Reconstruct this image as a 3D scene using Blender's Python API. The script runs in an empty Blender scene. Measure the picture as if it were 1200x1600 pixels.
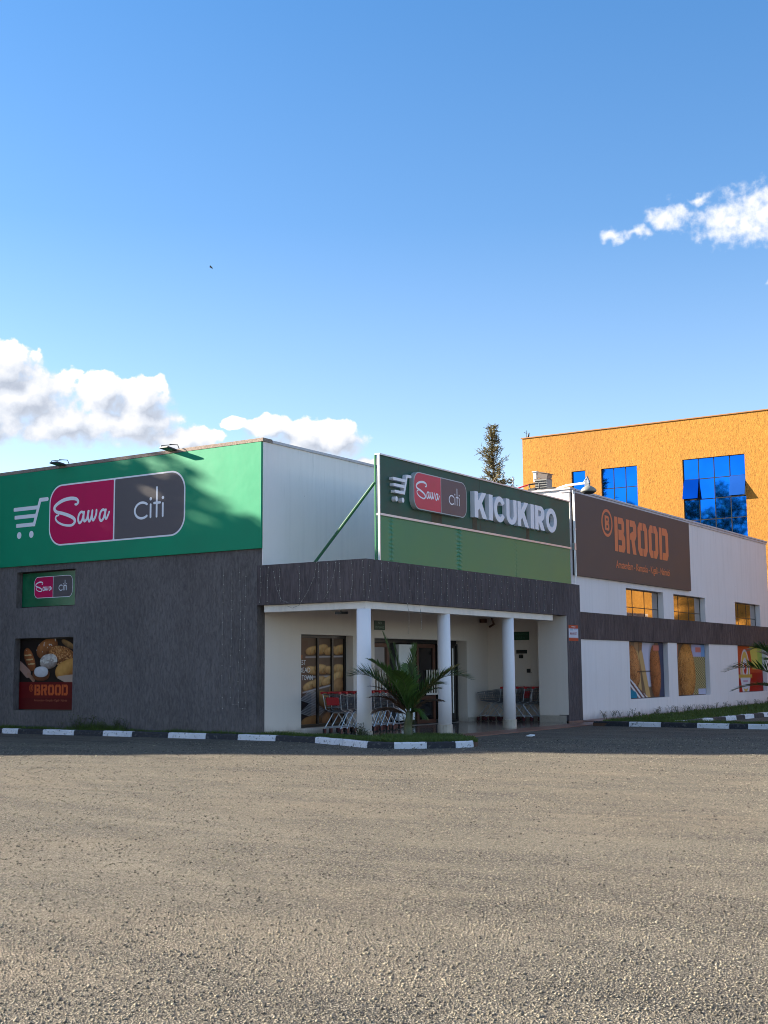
import bpy, bmesh, math, random
import numpy as np
from mathutils import Vector, Matrix
R_ = math.radians
random.seed(7); rng = np.random.default_rng(7)
scene = bpy.context.scene
COL = scene.collection

# ------------------------------------------------------------------ camera
CAM = Vector((15.6408, -23.2624, 1.62))
PITCH, ROLL, YAW = R_(7.1579), R_(-0.4552), R_(33.0700)
fw = Vector((-math.sin(YAW) * math.cos(PITCH), math.cos(YAW) * math.cos(PITCH), math.sin(PITCH)))
rt = Vector((math.cos(YAW), math.sin(YAW), 0)); up = rt.cross(fw)
r2 = rt * math.cos(ROLL) + up * math.sin(ROLL); u2 = -rt * math.sin(ROLL) + up * math.cos(ROLL)
cd = bpy.data.cameras.new('camera'); cam = bpy.data.objects.new('camera', cd); COL.objects.link(cam)
cam.matrix_world = Matrix(((r2.x, u2.x, -fw.x, CAM.x), (r2.y, u2.y, -fw.y, CAM.y), (r2.z, u2.z, -fw.z, CAM.z), (0, 0, 0, 1)))
cd.sensor_fit = 'VERTICAL'; cd.sensor_height = 24; cd.sensor_width = 18
cd.lens = 1968.59 / 1600 * 24; cd.clip_start = 0.1; cd.clip_end = 3000
scene.camera = cam
scene.render.engine = 'CYCLES'
scene.cycles.filter_width = 1.0
scene.render.resolution_x = 768; scene.render.resolution_y = 1024

# ------------------------------------------------------------------ light
SUN_AZ_TRAVEL = R_(20.0)        # direction the light travels on the ground, from +X towards +Y
SUN_EL = R_(20.0)
travel = Vector((math.cos(SUN_AZ_TRAVEL) * math.cos(SUN_EL), math.sin(SUN_AZ_TRAVEL) * math.cos(SUN_EL), -math.sin(SUN_EL)))
sl = bpy.data.lights.new('sun', 'SUN'); sl.energy = 5.0; sl.angle = R_(0.55); sl.color = (1.0, 0.885, 0.70)
so = bpy.data.objects.new('sun', sl); COL.objects.link(so)
so.rotation_euler = travel.to_track_quat('-Z', 'Y').to_euler(); so.location = (-30, -10, 30)
scene.view_settings.view_transform = 'Standard'; scene.view_settings.look = 'None'
scene.view_settings.gamma = 1.0; scene.view_settings.exposure = 2.2

# ------------------------------------------------------------------ node helpers
class NT:
    def __init__(s, tree): s.t = tree; s.n = tree.nodes; s.l = tree.links
    def put(s, sock, v):
        if v is None: return
        if isinstance(v, bpy.types.NodeSocket): s.l.new(v, sock)
        else:
            if sock.type == 'RGBA' and len(v) == 3: v = (*v, 1)
            sock.default_value = v
    def math(s, op, a, b=None, c=None, clamp=False):
        n = s.n.new('ShaderNodeMath'); n.operation = op; n.use_clamp = clamp
        for i, v in enumerate((a, b, c)): s.put(n.inputs[i], v)
        return n.outputs[0]
    def vmath(s, op, a, b=None):
        n = s.n.new('ShaderNodeVectorMath'); n.operation = op
        s.put(n.inputs[0], a); s.put(n.inputs[1], b)
        return n.outputs['Value'] if op == 'LENGTH' else n.outputs[0]
    def noise(s, vec, scale, detail=4, rough=0.5, dist=0.0, out='Fac'):
        n = s.n.new('ShaderNodeTexNoise'); s.put(n.inputs['Vector'], vec)
        n.inputs['Scale'].default_value = scale; n.inputs['Detail'].default_value = detail
        n.inputs['Roughness'].default_value = rough; n.inputs['Distortion'].default_value = dist
        return n.outputs[0] if out == 'Fac' else n.outputs[1]
    def voronoi(s, vec, scale, out='Distance', feature='F1'):
        n = s.n.new('ShaderNodeTexVoronoi'); n.feature = feature; s.put(n.inputs['Vector'], vec)
        n.inputs['Scale'].default_value = scale
        return n.outputs[out]
    def scale(s, vec, sc):
        n = s.n.new('ShaderNodeMapping'); s.put(n.inputs[0], vec); n.inputs['Scale'].default_value = sc
        return n.outputs[0]
    def ramp(s, fac, stops, interp='LINEAR'):
        n = s.n.new('ShaderNodeValToRGB'); s.put(n.inputs[0], fac); cr = n.color_ramp; cr.interpolation = interp
        while len(cr.elements) < len(stops): cr.elements.new(0.5)
        for e, (p, c) in zip(cr.elements, stops):
            e.position = p; e.color = (*c, 1) if len(c) == 3 else c
        return n.outputs[0]
    def mix(s, f, a, b, blend='MIX'):
        n = s.n.new('ShaderNodeMix'); n.data_type = 'RGBA'; n.blend_type = blend
        s.put(n.inputs['Factor'], f); s.put(n.inputs[6], a); s.put(n.inputs[7], b)
        return n.outputs[2]
    def maprange(s, v, a, b, c=0.0, d=1.0, smooth=False):
        n = s.n.new('ShaderNodeMapRange'); s.put(n.inputs[0], v)
        if smooth: n.interpolation_type = 'SMOOTHSTEP'
        for i, x in enumerate((a, b, c, d)): n.inputs[i + 1].default_value = x
        return n.outputs[0]
    def bump(s, h, strength, dist, normal=None):
        n = s.n.new('ShaderNodeBump'); s.put(n.inputs['Height'], h)
        n.inputs['Strength'].default_value = strength; n.inputs['Distance'].default_value = dist
        if normal is not None: s.put(n.inputs['Normal'], normal)
        return n.outputs[0]

def srgb(h):
    h = h.lstrip('#'); c = [int(h[i:i + 2], 16) / 255 for i in (0, 2, 4)]
    return tuple(x / 12.92 if x <= .04045 else ((x + .055) / 1.055) ** 2.4 for x in c)

# ------------------------------------------------------------------ world: Nishita sky with clouds fixed in the sky
w = bpy.data.worlds.new('World'); scene.world = w; w.use_nodes = True
T = NT(w.node_tree); T.n.clear()
SKY_STRENGTH = 0.072
bg = T.n.new('ShaderNodeBackground'); wo = T.n.new('ShaderNodeOutputWorld'); T.l.new(bg.outputs[0], wo.inputs[0])
sky = T.n.new('ShaderNodeTexSky'); sky.sky_type = 'NISHITA'; sky.sun_disc = False
sky.sun_elevation = SUN_EL
# the sun stands where -travel points; Nishita rotation is measured clockwise from +Y
sky.sun_rotation = math.atan2(-travel.x, -travel.y)
sky.altitude = 1400; sky.air_density = 1.0; sky.dust_density = 0.55; sky.ozone_density = 2.2
tc = T.n.new('ShaderNodeTexCoord'); dirv = tc.outputs['Generated']
sep = T.n.new('ShaderNodeSeparateXYZ'); T.l.new(dirv, sep.inputs[0])
az = T.math('MULTIPLY', T.math('ARCTAN2', sep.outputs[0], sep.outputs[1]), 57.2958)
el = T.math('MULTIPLY', T.math('ARCSINE', sep.outputs[2]), 57.2958)
cmb = T.n.new('ShaderNodeCombineXYZ'); T.l.new(az, cmb.inputs[0]); T.l.new(el, cmb.inputs[1])
P = cmb.outputs[0]
# azimuth, elevation (degrees), half width, half height
CUM = [(-50.4, 13.1, 2.3, 1.5), (-49.4, 12.0, 3.0, 1.9), (-51.5, 10.9, 3.4, 1.6), (-46.0, 12.3, 1.7, 1.15), (-44.2, 12.0, 1.8, 1.3),
       (-47.6, 10.9, 3.0, 1.3), (-44.8, 11.0, 3.2, 1.3), (-42.4, 10.4, 2.2, .8), (-40.0, 11.2, .75, .4), (-38.3, 10.9, 1.3, .8), (-36.6, 10.4, 1.9, 1.0), (-35.3, 10.4, 1.7, 1.0), (-37.5, 9.7, 3.0, 1.0), (-33.8, 9.3, 1.0, .5),
       (-20, 7.6, 5, .9), (-75, 12, 7, 3), (-95, 10, 8, 3), (150, 16, 9, 4), (190, 22, 7, 2.5), (-170, 22, 7, 2.5)]
WIS = [(-15.3, 19.6, 2.6, 1.15), (-17.3, 19.3, 1.5, .85), (-16.3, 18.9, 1.2, .6), (-19.8, 19.75, 1.0, .6), (-21.1, 19.15, .7, .28), (-22.3, 19.1, .6, .25), (-18.3, 20.4, .6, .22), (-15.3, 16.5, .3, .1), (160, 35, 16, 3), (-160, 33, 9, 2)]
def field(p, blobs, s1, a1, s2, a2):
    warp = T.noise(p, s1, 2, .5, 0, 'Color')
    pw = T.vmath('ADD', p, T.vmath('MULTIPLY', T.vmath('SUBTRACT', warp, (.5, .5, .5)), (a1, a1 * .8, 0)))
    m = None
    for (a, e, rx, ry) in blobs:
        d = T.vmath('LENGTH', T.vmath('MULTIPLY', T.vmath('SUBTRACT', pw, (a, e, 0)), (1 / rx, 1 / ry, 0)))
        v = T.math('SUBTRACT', 1.0, d)
        m = v if m is None else T.math('SMOOTH_MAX', m, v, .12)
    n = T.noise(p, s2, 7, .54)
    return T.math('ADD', m, T.math('MULTIPLY', T.math('SUBTRACT', n, .5), a2))
f0 = field(P, CUM, .9, 1.1, 1.3, .85)
f1 = field(T.vmath('ADD', P, (-.55, .5, 0)), CUM, .9, 1.1, 1.3, .85)
lit = T.maprange(T.math('SUBTRACT', f0, f1), -.22, .38)
dens = T.maprange(T.math('DIVIDE', f0, T.maprange(lit, .15, .75, .62, .15)), 0.0, 1.0, smooth=True)
base = T.maprange(T.math('ADD', f0, T.math('MULTIPLY', T.noise(P, .55, 4), .5)), .55, 1.15)
lum = T.math('SUBTRACT', T.math('ADD', .62, T.math('MULTIPLY', lit, .62)), T.math('MULTIPLY', base, .26))
k = 1.0 / SKY_STRENGTH
CL = .25
cloudc = T.ramp(T.math('DIVIDE', lum, 1.24), [(.34, (.46, .51, .61)), (.58, (.72, .76, .84)), (.86, (1, .985, .96))])
cloudc = T.vmath('MULTIPLY', cloudc, (k * CL,) * 3)
g0 = field(P, WIS, 1.4, 1.0, 1.9, 2.1)
wd = T.math('MULTIPLY', T.maprange(g0, -.30, .95, smooth=True), .97)
hs = T.n.new('ShaderNodeHueSaturation'); T.l.new(sky.outputs[0], hs.inputs['Color'])
def pw(xs, ys):
    v = None
    for (x0, y0), (x1, y1) in zip(zip(xs, ys), zip(xs[1:], ys[1:])):
        s_ = T.maprange(el, x0, x1, 0, y1 - y0); v = s_ if v is None else T.math('ADD', v, s_)
    return T.math('ADD', v, ys[0])
T.l.new(pw((5, 11, 20, 30, 60), (.80, .98, 1.16, 1.22, .62)), hs.inputs['Saturation']); T.l.new(pw((5, 11, 20, 30, 60), (.86, .80, .82, .88, 1.22)), hs.inputs['Value'])
skyc = hs.outputs[0]
# paler, slightly hazy towards the horizon like the photographed air
hz = T.maprange(el, 0, 26, 1, 0, smooth=True)
c1 = T.mix(wd, skyc, (k * CL * .98, k * CL * .98, k * CL * 1.0))
c2 = T.mix(dens, c1, cloudc)
T.l.new(c2, bg.inputs[0]); bg.inputs[1].default_value = SKY_STRENGTH
# ------------------------------------------------------------------ object helpers
def tag(o, label=None, cat=None, group=None, kind=None):
    if label: o['label'] = label
    if cat: o['category'] = cat
    if group: o['group'] = group
    if kind: o['kind'] = kind
    return o
def empty(name, loc=(0, 0, 0), rz=0.0, label=None, cat=None, group=None):
    o = bpy.data.objects.new(name, None); COL.objects.link(o); o.location = loc; o.rotation_euler[2] = rz
    o.empty_display_size = .2
    return tag(o, label, cat, group)
def total(o):
    v = Vector((0, 0, 0))
    while o is not None: v += Vector(o.location); o = o.parent
    return v
def copy_tree(o, parent=None):
    c = o.copy(); COL.objects.link(c); c.parent = parent
    for ch in list(o.children): copy_tree(ch, c)
    return c

class MB:
    """collects polygons; build() links them as one mesh object (points are world coordinates unless local=True)"""
    def __init__(s): s.v = []; s.f = []; s.m = []; s.c = 0
    def add(s, vs, fs, m=0):
        b = len(s.v); s.v += [tuple(p) for p in vs]; s.f += [tuple(b + i for i in f) for f in fs]; s.m += [m] * len(fs); return s
    def box(s, x0, x1, y0, y1, z0, z1, m=0):
        return s.add([(x0, y0, z0), (x1, y0, z0), (x1, y1, z0), (x0, y1, z0), (x0, y0, z1), (x1, y0, z1), (x1, y1, z1), (x0, y1, z1)],
                     [(3, 2, 1, 0), (4, 5, 6, 7), (0, 1, 5, 4), (1, 2, 6, 5), (2, 3, 7, 6), (3, 0, 4, 7)], m)
    def obox(s, c, ax, ay, az_, m=0):
        c = Vector(c); ax = Vector(ax); ay = Vector(ay); az_ = Vector(az_)
        vs = [c + sx * ax + sy * ay + sz * az_ for sz in (-1, 1) for sx, sy in ((-1, -1), (1, -1), (1, 1), (-1, 1))]
        return s.add(vs, [(3, 2, 1, 0), (4, 5, 6, 7), (0, 1, 5, 4), (1, 2, 6, 5), (2, 3, 7, 6), (3, 0, 4, 7)], m)
    def quad(s, a, b, c, d, m=0): return s.add([a, b, c, d], [(0, 1, 2, 3)], m)
    def prism(s, poly, z0, z1, m=0):
        n = len(poly)
        vs = [(x, y, z0) for x, y in poly] + [(x, y, z1) for x, y in poly]
        return s.add(vs, [tuple(range(n - 1, -1, -1)), tuple(range(n, 2 * n))] + [(i, (i + 1) % n, n + (i + 1) % n, n + i) for i in range(n)], m)
    def tube(s, path, r, n=6, m=0, cap=True):
        pts = [Vector(p) for p in path]; k = len(pts)
        rs = r if isinstance(r, (list, tuple)) else [r] * k
        vs = []; prev = None
        for i, p in enumerate(pts):
            t = (pts[min(i + 1, k - 1)] - pts[max(i - 1, 0)])
            t = t.normalized() if t.length > 1e-9 else Vector((0, 0, 1))
            if prev is None:
                a = t.orthogonal().normalized()
            else:
                a = prev - t * prev.dot(t); a = a.normalized() if a.length > 1e-6 else t.orthogonal().normalized()
            prev = a; b = t.cross(a)
            for j in range(n):
                an = 2 * math.pi * j / n
                vs.append(p + (a * math.cos(an) + b * math.sin(an)) * rs[i])
        fs = [(i * n + j, i * n + (j + 1) % n, (i + 1) * n + (j + 1) % n, (i + 1) * n + j) for i in range(k - 1) for j in range(n)]
        if cap: fs += [tuple(range(n - 1, -1, -1)), tuple((k - 1) * n + j for j in range(n))]
        return s.add(vs, fs, m)
    def lathe(s, c, prof, n=24, m=0, axis='Z'):
        vs = []
        for (r, z) in prof:
            for j in range(n):
                a = 2 * math.pi * j / n
                if axis == 'Z': vs.append((c[0] + r * math.cos(a), c[1] + r * math.sin(a), c[2] + z))
                else: vs.append((c[0] + z, c[1] + r * math.cos(a), c[2] + r * math.sin(a)))
        k = len(prof)
        fs = [(i * n + j, i * n + (j + 1) % n, (i + 1) * n + (j + 1) % n, (i + 1) * n + j) for i in range(k - 1) for j in range(n)]
        fs += [tuple(range(n - 1, -1, -1)), tuple((k - 1) * n + j for j in range(n))]
        return s.add(vs, fs, m)
    def build(s, name, mat, parent=None, smooth=False, bevel=0.0, local=False):
        me = bpy.data.meshes.new(name)
        off = Vector((0, 0, 0)) if (parent is None or local) else total(parent)
        me.from_pydata([(x - off.x, y - off.y, z - off.z) for x, y, z in s.v], [], s.f)
        mats = mat if isinstance(mat, (list, tuple)) else [mat]
        for mm in mats: me.materials.append(mm)
        if len(mats) > 1: me.polygons.foreach_set('material_index', s.m)
        if smooth: me.polygons.foreach_set('use_smooth', [True] * len(me.polygons))
        me.update()
        o = bpy.data.objects.new(name, me); COL.objects.link(o)
        if parent is not None: o.parent = parent
        if bevel > 0:
            b = o.modifiers.new('bevel', 'BEVEL'); b.width = bevel; b.segments = 2; b.limit_method = 'ANGLE'
        return o

def np_mesh(name, verts, faces, mat, parent=None, smooth=False, colors=None):
    """fast mesh from numpy arrays; faces (n,3) or (n,4)"""
    me = bpy.data.meshes.new(name); nv = len(verts); nf, k = faces.shape
    off = np.array(total(parent)) if parent is not None else np.zeros(3)
    me.vertices.add(nv); me.vertices.foreach_set('co', (verts - off).astype(np.float32).ravel())
    me.loops.add(nf * k); me.loops.foreach_set('vertex_index', faces.astype(np.int32).ravel())
    me.polygons.add(nf); me.polygons.foreach_set('loop_start', np.arange(0, nf * k, k, dtype=np.int32))
    try: me.polygons.foreach_set('loop_total', np.full(nf, k, dtype=np.int32))
    except Exception: pass
    if smooth: me.polygons.foreach_set('use_smooth', np.ones(nf, dtype=bool))
    if colors is not None:
        ca = me.color_attributes.new('Col', 'FLOAT_COLOR', 'POINT')
        c4 = np.ones((nv, 4), np.float32); c4[:, :3] = colors; ca.data.foreach_set('color', c4.ravel())
    me.materials.append(mat); me.update(calc_edges=True); me.validate()
    o = bpy.data.objects.new(name, me); COL.objects.link(o)
    if parent is not None: o.parent = parent
    return o

# ------------------------------------------------------------------ wall with openings
def wall_mb(mb, ax, plane, thick, a0, a1, z0, z1, holes=(), m=0):
    """ax 'Y': front face on y=plane looking to -Y, coordinate a is X.  ax 'X': front face on x=plane looking to +X, a is Y"""
    A = sorted({a0, a1, *[h[0] for h in holes], *[h[1] for h in holes]}); Z = sorted({z0, z1, *[h[2] for h in holes], *[h[3] for h in holes]})
    A = [a for a in A if a0 <= a <= a1]; Z = [z for z in Z if z0 <= z <= z1]
    def pt(a, d, z): return (a, plane + d, z) if ax == 'Y' else (plane - d, a, z)
    def solid(i, j):
        if i < 0 or j < 0 or i >= len(A) - 1 or j >= len(Z) - 1: return False
        ca = (A[i] + A[i + 1]) / 2; cz = (Z[j] + Z[j + 1]) / 2
        return not any(h[0] < ca < h[1] and h[2] < cz < h[3] for h in holes)
    for i in range(len(A) - 1):
        for j in range(len(Z) - 1):
            if not solid(i, j): continue
            a, b, c, d = A[i], A[i + 1], Z[j], Z[j + 1]
            mb.quad(pt(a, 0, c), pt(b, 0, c), pt(b, 0, d), pt(a, 0, d), m)
            mb.quad(pt(b, thick, c), pt(a, thick, c), pt(a, thick, d), pt(b, thick, d), m)
            if not solid(i - 1, j): mb.quad(pt(a, thick, c), pt(a, 0, c), pt(a, 0, d), pt(a, thick, d), m)
            if not solid(i + 1, j): mb.quad(pt(b, 0, c), pt(b, thick, c), pt(b, thick, d), pt(b, 0, d), m)
            if not solid(i, j - 1): mb.quad(pt(a, thick, c), pt(b, thick, c), pt(b, 0, c), pt(a, 0, c), m)
            if not solid(i, j + 1): mb.quad(pt(a, 0, d), pt(b, 0, d), pt(b, thick, d), pt(a, thick, d), m)
    return mb

# ------------------------------------------------------------------ 2D shapes: signed distance fields turned into meshes
def sd_box(x, y, cx, cy, hx, hy, r=0.0):
    qx = np.abs(x - cx) - hx + r; qy = np.abs(y - cy) - hy + r
    return np.hypot(np.maximum(qx, 0), np.maximum(qy, 0)) + np.minimum(np.maximum(qx, qy), 0) - r
def sd_seg(x, y, a, b, r0, r1=None):
    r1 = r0 if r1 is None else r1
    dx, dy = b[0] - a[0], b[1] - a[1]; L = dx * dx + dy * dy + 1e-12
    t = np.clip(((x - a[0]) * dx + (y - a[1]) * dy) / L, 0, 1)
    return np.hypot(x - a[0] - t * dx, y - a[1] - t * dy) - (r0 + (r1 - r0) * t)
def sd_poly(x, y, pts, rs):
    if not isinstance(rs, (list, tuple, np.ndarray)): rs = [rs] * len(pts)
    d = np.full(np.shape(x), 1e9)
    for i in range(len(pts) - 1): d = np.minimum(d, sd_seg(x, y, pts[i], pts[i + 1], rs[i], rs[i + 1]))
    return d
def sd_ell(x, y, cx, cy, rx, ry):
    return (np.sqrt(((x - cx) / rx) ** 2 + ((y - cy) / ry) ** 2) - 1) * min(rx, ry)
def spline(pts, n=6, closed=False):
    p = np.array(pts, float); N = len(p); out = []
    for i in range(N - 1):
        p0 = p[max(i - 1, 0)]; p1 = p[i]; p2 = p[i + 1]; p3 = p[min(i + 2, N - 1)]
        for t in np.linspace(0, 1, n, endpoint=False):
            out.append(.5 * ((2 * p1) + (-p0 + p2) * t + (2 * p0 - 5 * p1 + 4 * p2 - p3) * t ** 2 + (-p0 + 3 * p1 - 3 * p2 + p3) * t ** 3))
    out.append(p[-1]); return np.array(out)

def shape_polys(fn, x0, x1, y0, y1, nx, merge):
    ny = max(3, int(round(nx * (y1 - y0) / (x1 - x0))))
    xs = np.linspace(x0, x1, nx + 1); ys = np.linspace(y0, y1, ny + 1)
    X, Y = np.meshgrid(xs, ys); V = fn(X, Y)
    V = np.where(np.abs(V) < 1e-7, -1e-7, V)
    ins = V < 0; polys = []
    for j in range(ny):
        run = None
        for i in range(nx + 1):
            full = i < nx and ins[j, i] and ins[j, i + 1] and ins[j + 1, i] and ins[j + 1, i + 1]
            if full and merge:
                if run is None: run = i
                continue
            if run is not None:
                polys.append([(xs[run], ys[j]), (xs[i], ys[j]), (xs[i], ys[j + 1]), (xs[run], ys[j + 1])]); run = None
            if i >= nx: break
            if full: polys.append([(xs[i], ys[j]), (xs[i + 1], ys[j]), (xs[i + 1], ys[j + 1]), (xs[i], ys[j + 1])]); continue
            cs = [(j, i), (j, i + 1), (j + 1, i + 1), (j + 1, i)]
            if not any(ins[c] for c in cs): continue
            poly = []
            for q in range(4):
                a = cs[q]; b = cs[(q + 1) % 4]; pa = (xs[a[1]], ys[a[0]]); pb = (xs[b[1]], ys[b[0]])
                if ins[a]: poly.append(pa)
                if ins[a] != ins[b]:
                    t = V[a] / (V[a] - V[b]); poly.append((pa[0] + (pb[0] - pa[0]) * t, pa[1] + (pb[1] - pa[1]) * t))
            if len(poly) >= 3: polys.append(poly)
    return polys

class Frame:
    """a vertical sign plane: o origin, r right, n outward normal"""
    def __init__(s, o, r, n): s.o = Vector(o); s.r = Vector(r); s.n = Vector(n); s.u = Vector((0, 0, 1))
    def p(s, x, y, d=0.0): return s.o + s.r * x + s.u * y + s.n * d

def shape(name, fn, bb, nx, frame, d0, depth, mat, parent, label=None):
    """flat (depth 0) or raised shape on a sign plane"""
    polys = shape_polys(fn, *bb, nx, merge=(depth == 0))
    vid = {}; vs = []; fs = []
    def V(p):
        k_ = (round(p[0], 6), round(p[1], 6))
        if k_ not in vid: vid[k_] = len(vs); vs.append(k_)
        return vid[k_]
    for po in polys:
        f = []
        for p in po:
            i = V(p)
            if not f or f[-1] != i: f.append(i)
        if f[0] == f[-1]: f = f[:-1]
        if len(set(f)) >= 3: fs.append(f)
    mb = MB()
    flip = frame.r.cross(frame.u).dot(frame.n) < 0
    F = [f[::-1] if flip else f for f in fs]
    front = [frame.p(x, y, d0 + depth) for x, y in vs]
    mb.add(front, F)
    if depth > 0:
        edges = {}
        for f in F:
            for a, b in zip(f, f[1:] + f[:1]): edges[(a, b)] = 1
        b0 = len(mb.v); mb.v += [tuple(frame.p(x, y, d0)) for x, y in vs]
        for (a, b) in edges:
            if (b, a) not in edges: mb.f.append((b, a, b0 + a, b0 + b)); mb.m.append(0)
    o = mb.build(name, mat, parent)
    if label: o['label'] = label
    return o

def text_shape(name, s, frame, x0, x1, y0, y1, d, mat, parent, offset=0.0, extrude=0.0, keep=False):
    """writing with the built-in font, fitted to a rectangle of the sign plane"""
    cu = bpy.data.curves.new(name, 'FONT'); cu.body = s; cu.offset = offset; cu.resolution_u = 3; cu.extrude = extrude
    cu.align_x = 'CENTER'; cu.space_line = .95
    to = bpy.data.objects.new(name, cu); COL.objects.link(to)
    dg = bpy.context.evaluated_depsgraph_get(); me = bpy.data.meshes.new_from_object(to.evaluated_get(dg))
    bpy.data.objects.remove(to); bpy.data.curves.remove(cu)
    n = len(me.vertices); co = np.empty(n * 3, np.float32); me.vertices.foreach_get('co', co); co = co.reshape(-1, 3)
    mn = co.min(0); mx = co.max(0)
    off = total(parent) if parent is not None else Vector((0, 0, 0))
    sx = (x1 - x0) / (mx[0] - mn[0]); sy = (y1 - y0) / (mx[1] - mn[1])
    out = np.empty_like(co)
    for i in range(n):
        q = frame.p(x0 + (co[i, 0] - mn[0]) * sx, y0 + (co[i, 1] - mn[1]) * sy, d + co[i, 2]) - off
        out[i] = q
    me.vertices.foreach_set('co', out.ravel()); me.materials.clear(); me.materials.append(mat); me.name = name; me.update()
    o = bpy.data.objects.new(name, me); COL.objects.link(o); o.parent = parent
    return o

# ---- lettering and emblem outlines (logo units: 246 wide, 81 high, y up)
def Lz(X, Y): return (130 + X / 9.231 - 133, 81 - (65 + Y / 9.231 - 69))
def Lq(X, Y): return (30 + X / 3.333 - 133, 81 - (60 + Y / 3.333 - 69))
_S = [(490, 300), (520, 300), (542, 270), (500, 235), (400, 222), (270, 237), (160, 280), (122, 325), (160, 368), (270, 395), (390, 432), (470, 470), (490, 510), (450, 545), (380, 550), (270, 530), (180, 490), (147, 450), (160, 420), (200, 412)]
_Sr = [13, 15, 17, 20, 22, 22, 21, 21, 20, 20, 21, 21, 19, 16, 14, 13, 13, 13, 12, 10]
_script = [(_S, _Sr),
    ([(632, 412), (600, 400), (562, 428), (547, 490), (572, 532), (612, 505), (638, 440), (648, 405)], 15),
    ([(648, 405), (640, 470), (655, 515), (685, 505), (708, 470), (722, 400)], 15),
    ([(728, 400), (715, 460), (737, 522), (765, 500), (785, 440), (792, 398)], 15),
    ([(792, 398), (785, 460), (805, 515), (835, 490), (858, 440), (862, 398)], 15),
    ([(1003, 412), (970, 400), (932, 428), (915, 490), (942, 532), (982, 505), (1008, 440), (1020, 405)], 15),
    ([(1020, 405), (1010, 470), (1028, 515), (1055, 480), (1078, 435)], 13)]
def sdf_script(x, y):
    d = np.full(np.shape(x), 1e9)
    for pts, r in _script:
        P2 = spline([Lz(*q) for q in pts], 5)
        rr = np.interp(np.linspace(0, 1, len(P2)), np.linspace(0, 1, len(pts)), r if isinstance(r, list) else [r] * len(pts)) / 9.231
        d = np.minimum(d, sd_poly(x, y, P2, rr))
    return d
def sdf_citi(x, y, wd=1.15):
    a = np.radians(np.linspace(48, 312, 26))
    c = [Lq(918 + 42 * math.cos(t), 182 - 33 * math.sin(t)) for t in a]
    d = sd_poly(x, y, c, wd)
    for X in (968, 1038):
        d = np.minimum(d, sd_seg(x, y, Lq(X, 161), Lq(X, 213), wd)); q = Lq(X, 137); d = np.minimum(d, np.hypot(x - q[0], y - q[1]) - 2.1)
    d = np.minimum(d, sd_seg(x, y, Lq(1003, 92), Lq(1003, 213), wd)); return np.minimum(d, sd_seg(x, y, Lq(988, 156), Lq(1022, 156), wd))
def sdf_cart_emblem(x, y):
    """unit: 72 wide, 53 high"""
    def q(X, Y): return ((X - 53) / 3.333, (266 - Y) / 3.333)
    d = np.full(np.shape(x), 1e9)
    for a, b, yy in ((62, 224, 131), (70, 214, 167), (83, 200, 205)):
        p0 = q(a, yy); p1 = q(b, yy); d = np.minimum(d, sd_box(x, y, (p0[0] + p1[0]) / 2, p0[1], (p1[0] - p0[0]) / 2 + 2.5, 2.55, 1.2))
    d = np.minimum(d, sd_poly(x, y, [q(200, 206), q(239, 99), q(288, 99)], 2.6))
    for X in (98, 183):
        c = q(X, 249); d = np.minimum(d, np.hypot(x - c[0], y - c[1]) - 4.6)
    return d
def logo_badge(frame, x0, y0, wd, hh, d, depth, parent, mats, cw=1.15, text_d=.004):
    """two-tone rounded badge with its script lettering. mats: edge, pink, dark, white"""
    sx = wd / 246.0; sy = hh / 81.0
    def wrap(fn): return lambda X, Y: fn((X - x0) / sx, (Y - y0) / sy) * min(sx, sy)
    bb = (x0 - 2 * sx, x0 + 248 * sx, y0 - 2 * sy, y0 + 83 * sy)
    badge = shape('badge', wrap(lambda x, y: sd_box(x, y, 123, 40.5, 123, 40.5, 24)), bb, 120, frame, d, depth, mats[0], parent)
    dd = d + depth + text_d
    shape('red_field', wrap(lambda x, y: np.maximum(sd_box(x, y, 123, 40.5, 121, 38.5, 22.5), x - 121.2)), bb, 160, frame, dd, 0, mats[1], badge)
    shape('dark_field', wrap(lambda x, y: np.maximum(sd_box(x, y, 123, 40.5, 121, 38.5, 22.5), 123.6 - x)), bb, 160, frame, dd, 0, mats[2], badge)
    shape('lettering', wrap(sdf_script), (x0 + 2 * sx, x0 + 121 * sx, y0 + 10 * sy, y0 + 70 * sy), 210, frame, dd + text_d, 0, mats[3], badge)
    shape('lettering', wrap(lambda x, y: sdf_citi(x, y, cw)), (x0 + 150 * sx, x0 + 220 * sx, y0 + 18 * sy, y0 + 70 * sy), 150, frame, dd + text_d, 0, mats[3], badge)
    return badge

# bold sans capitals, unit height 1
def _clip(d, y): return np.maximum(d, np.maximum(-y, y - 1))
def L_I(x, y): return sd_box(x, y, .115, .5, .115, .5)
def L_K(x, y):
    d = np.minimum(sd_box(x, y, .115, .5, .115, .5), np.minimum(sd_seg(x, y, (.2, .40), (.72, 1.12), .115), sd_seg(x, y, (.33, .60), (.72, -.10), .122)))
    return _clip(d, y)
def L_C(x, y):
    o = sd_ell(x, y, .40, .5, .40, .51); i = sd_ell(x, y, .40, .5, .19, .29); d = np.maximum(o, -i)
    return np.maximum(d, -np.maximum(.38 - x, np.abs(y - .5) - (x - .38) * .55 - .06))
def L_O(x, y): return np.maximum(sd_ell(x, y, .42, .5, .42, .51), -sd_ell(x, y, .42, .5, .20, .29))
def L_U(x, y):
    ring = np.maximum(np.maximum(sd_ell(x, y, .36, .36, .36, .37), -sd_ell(x, y, .36, .36, .14, .17)), y - .36)
    return np.minimum(ring, np.minimum(sd_box(x, y, .11, .68, .11, .32), sd_box(x, y, .61, .68, .11, .32)))
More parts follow.
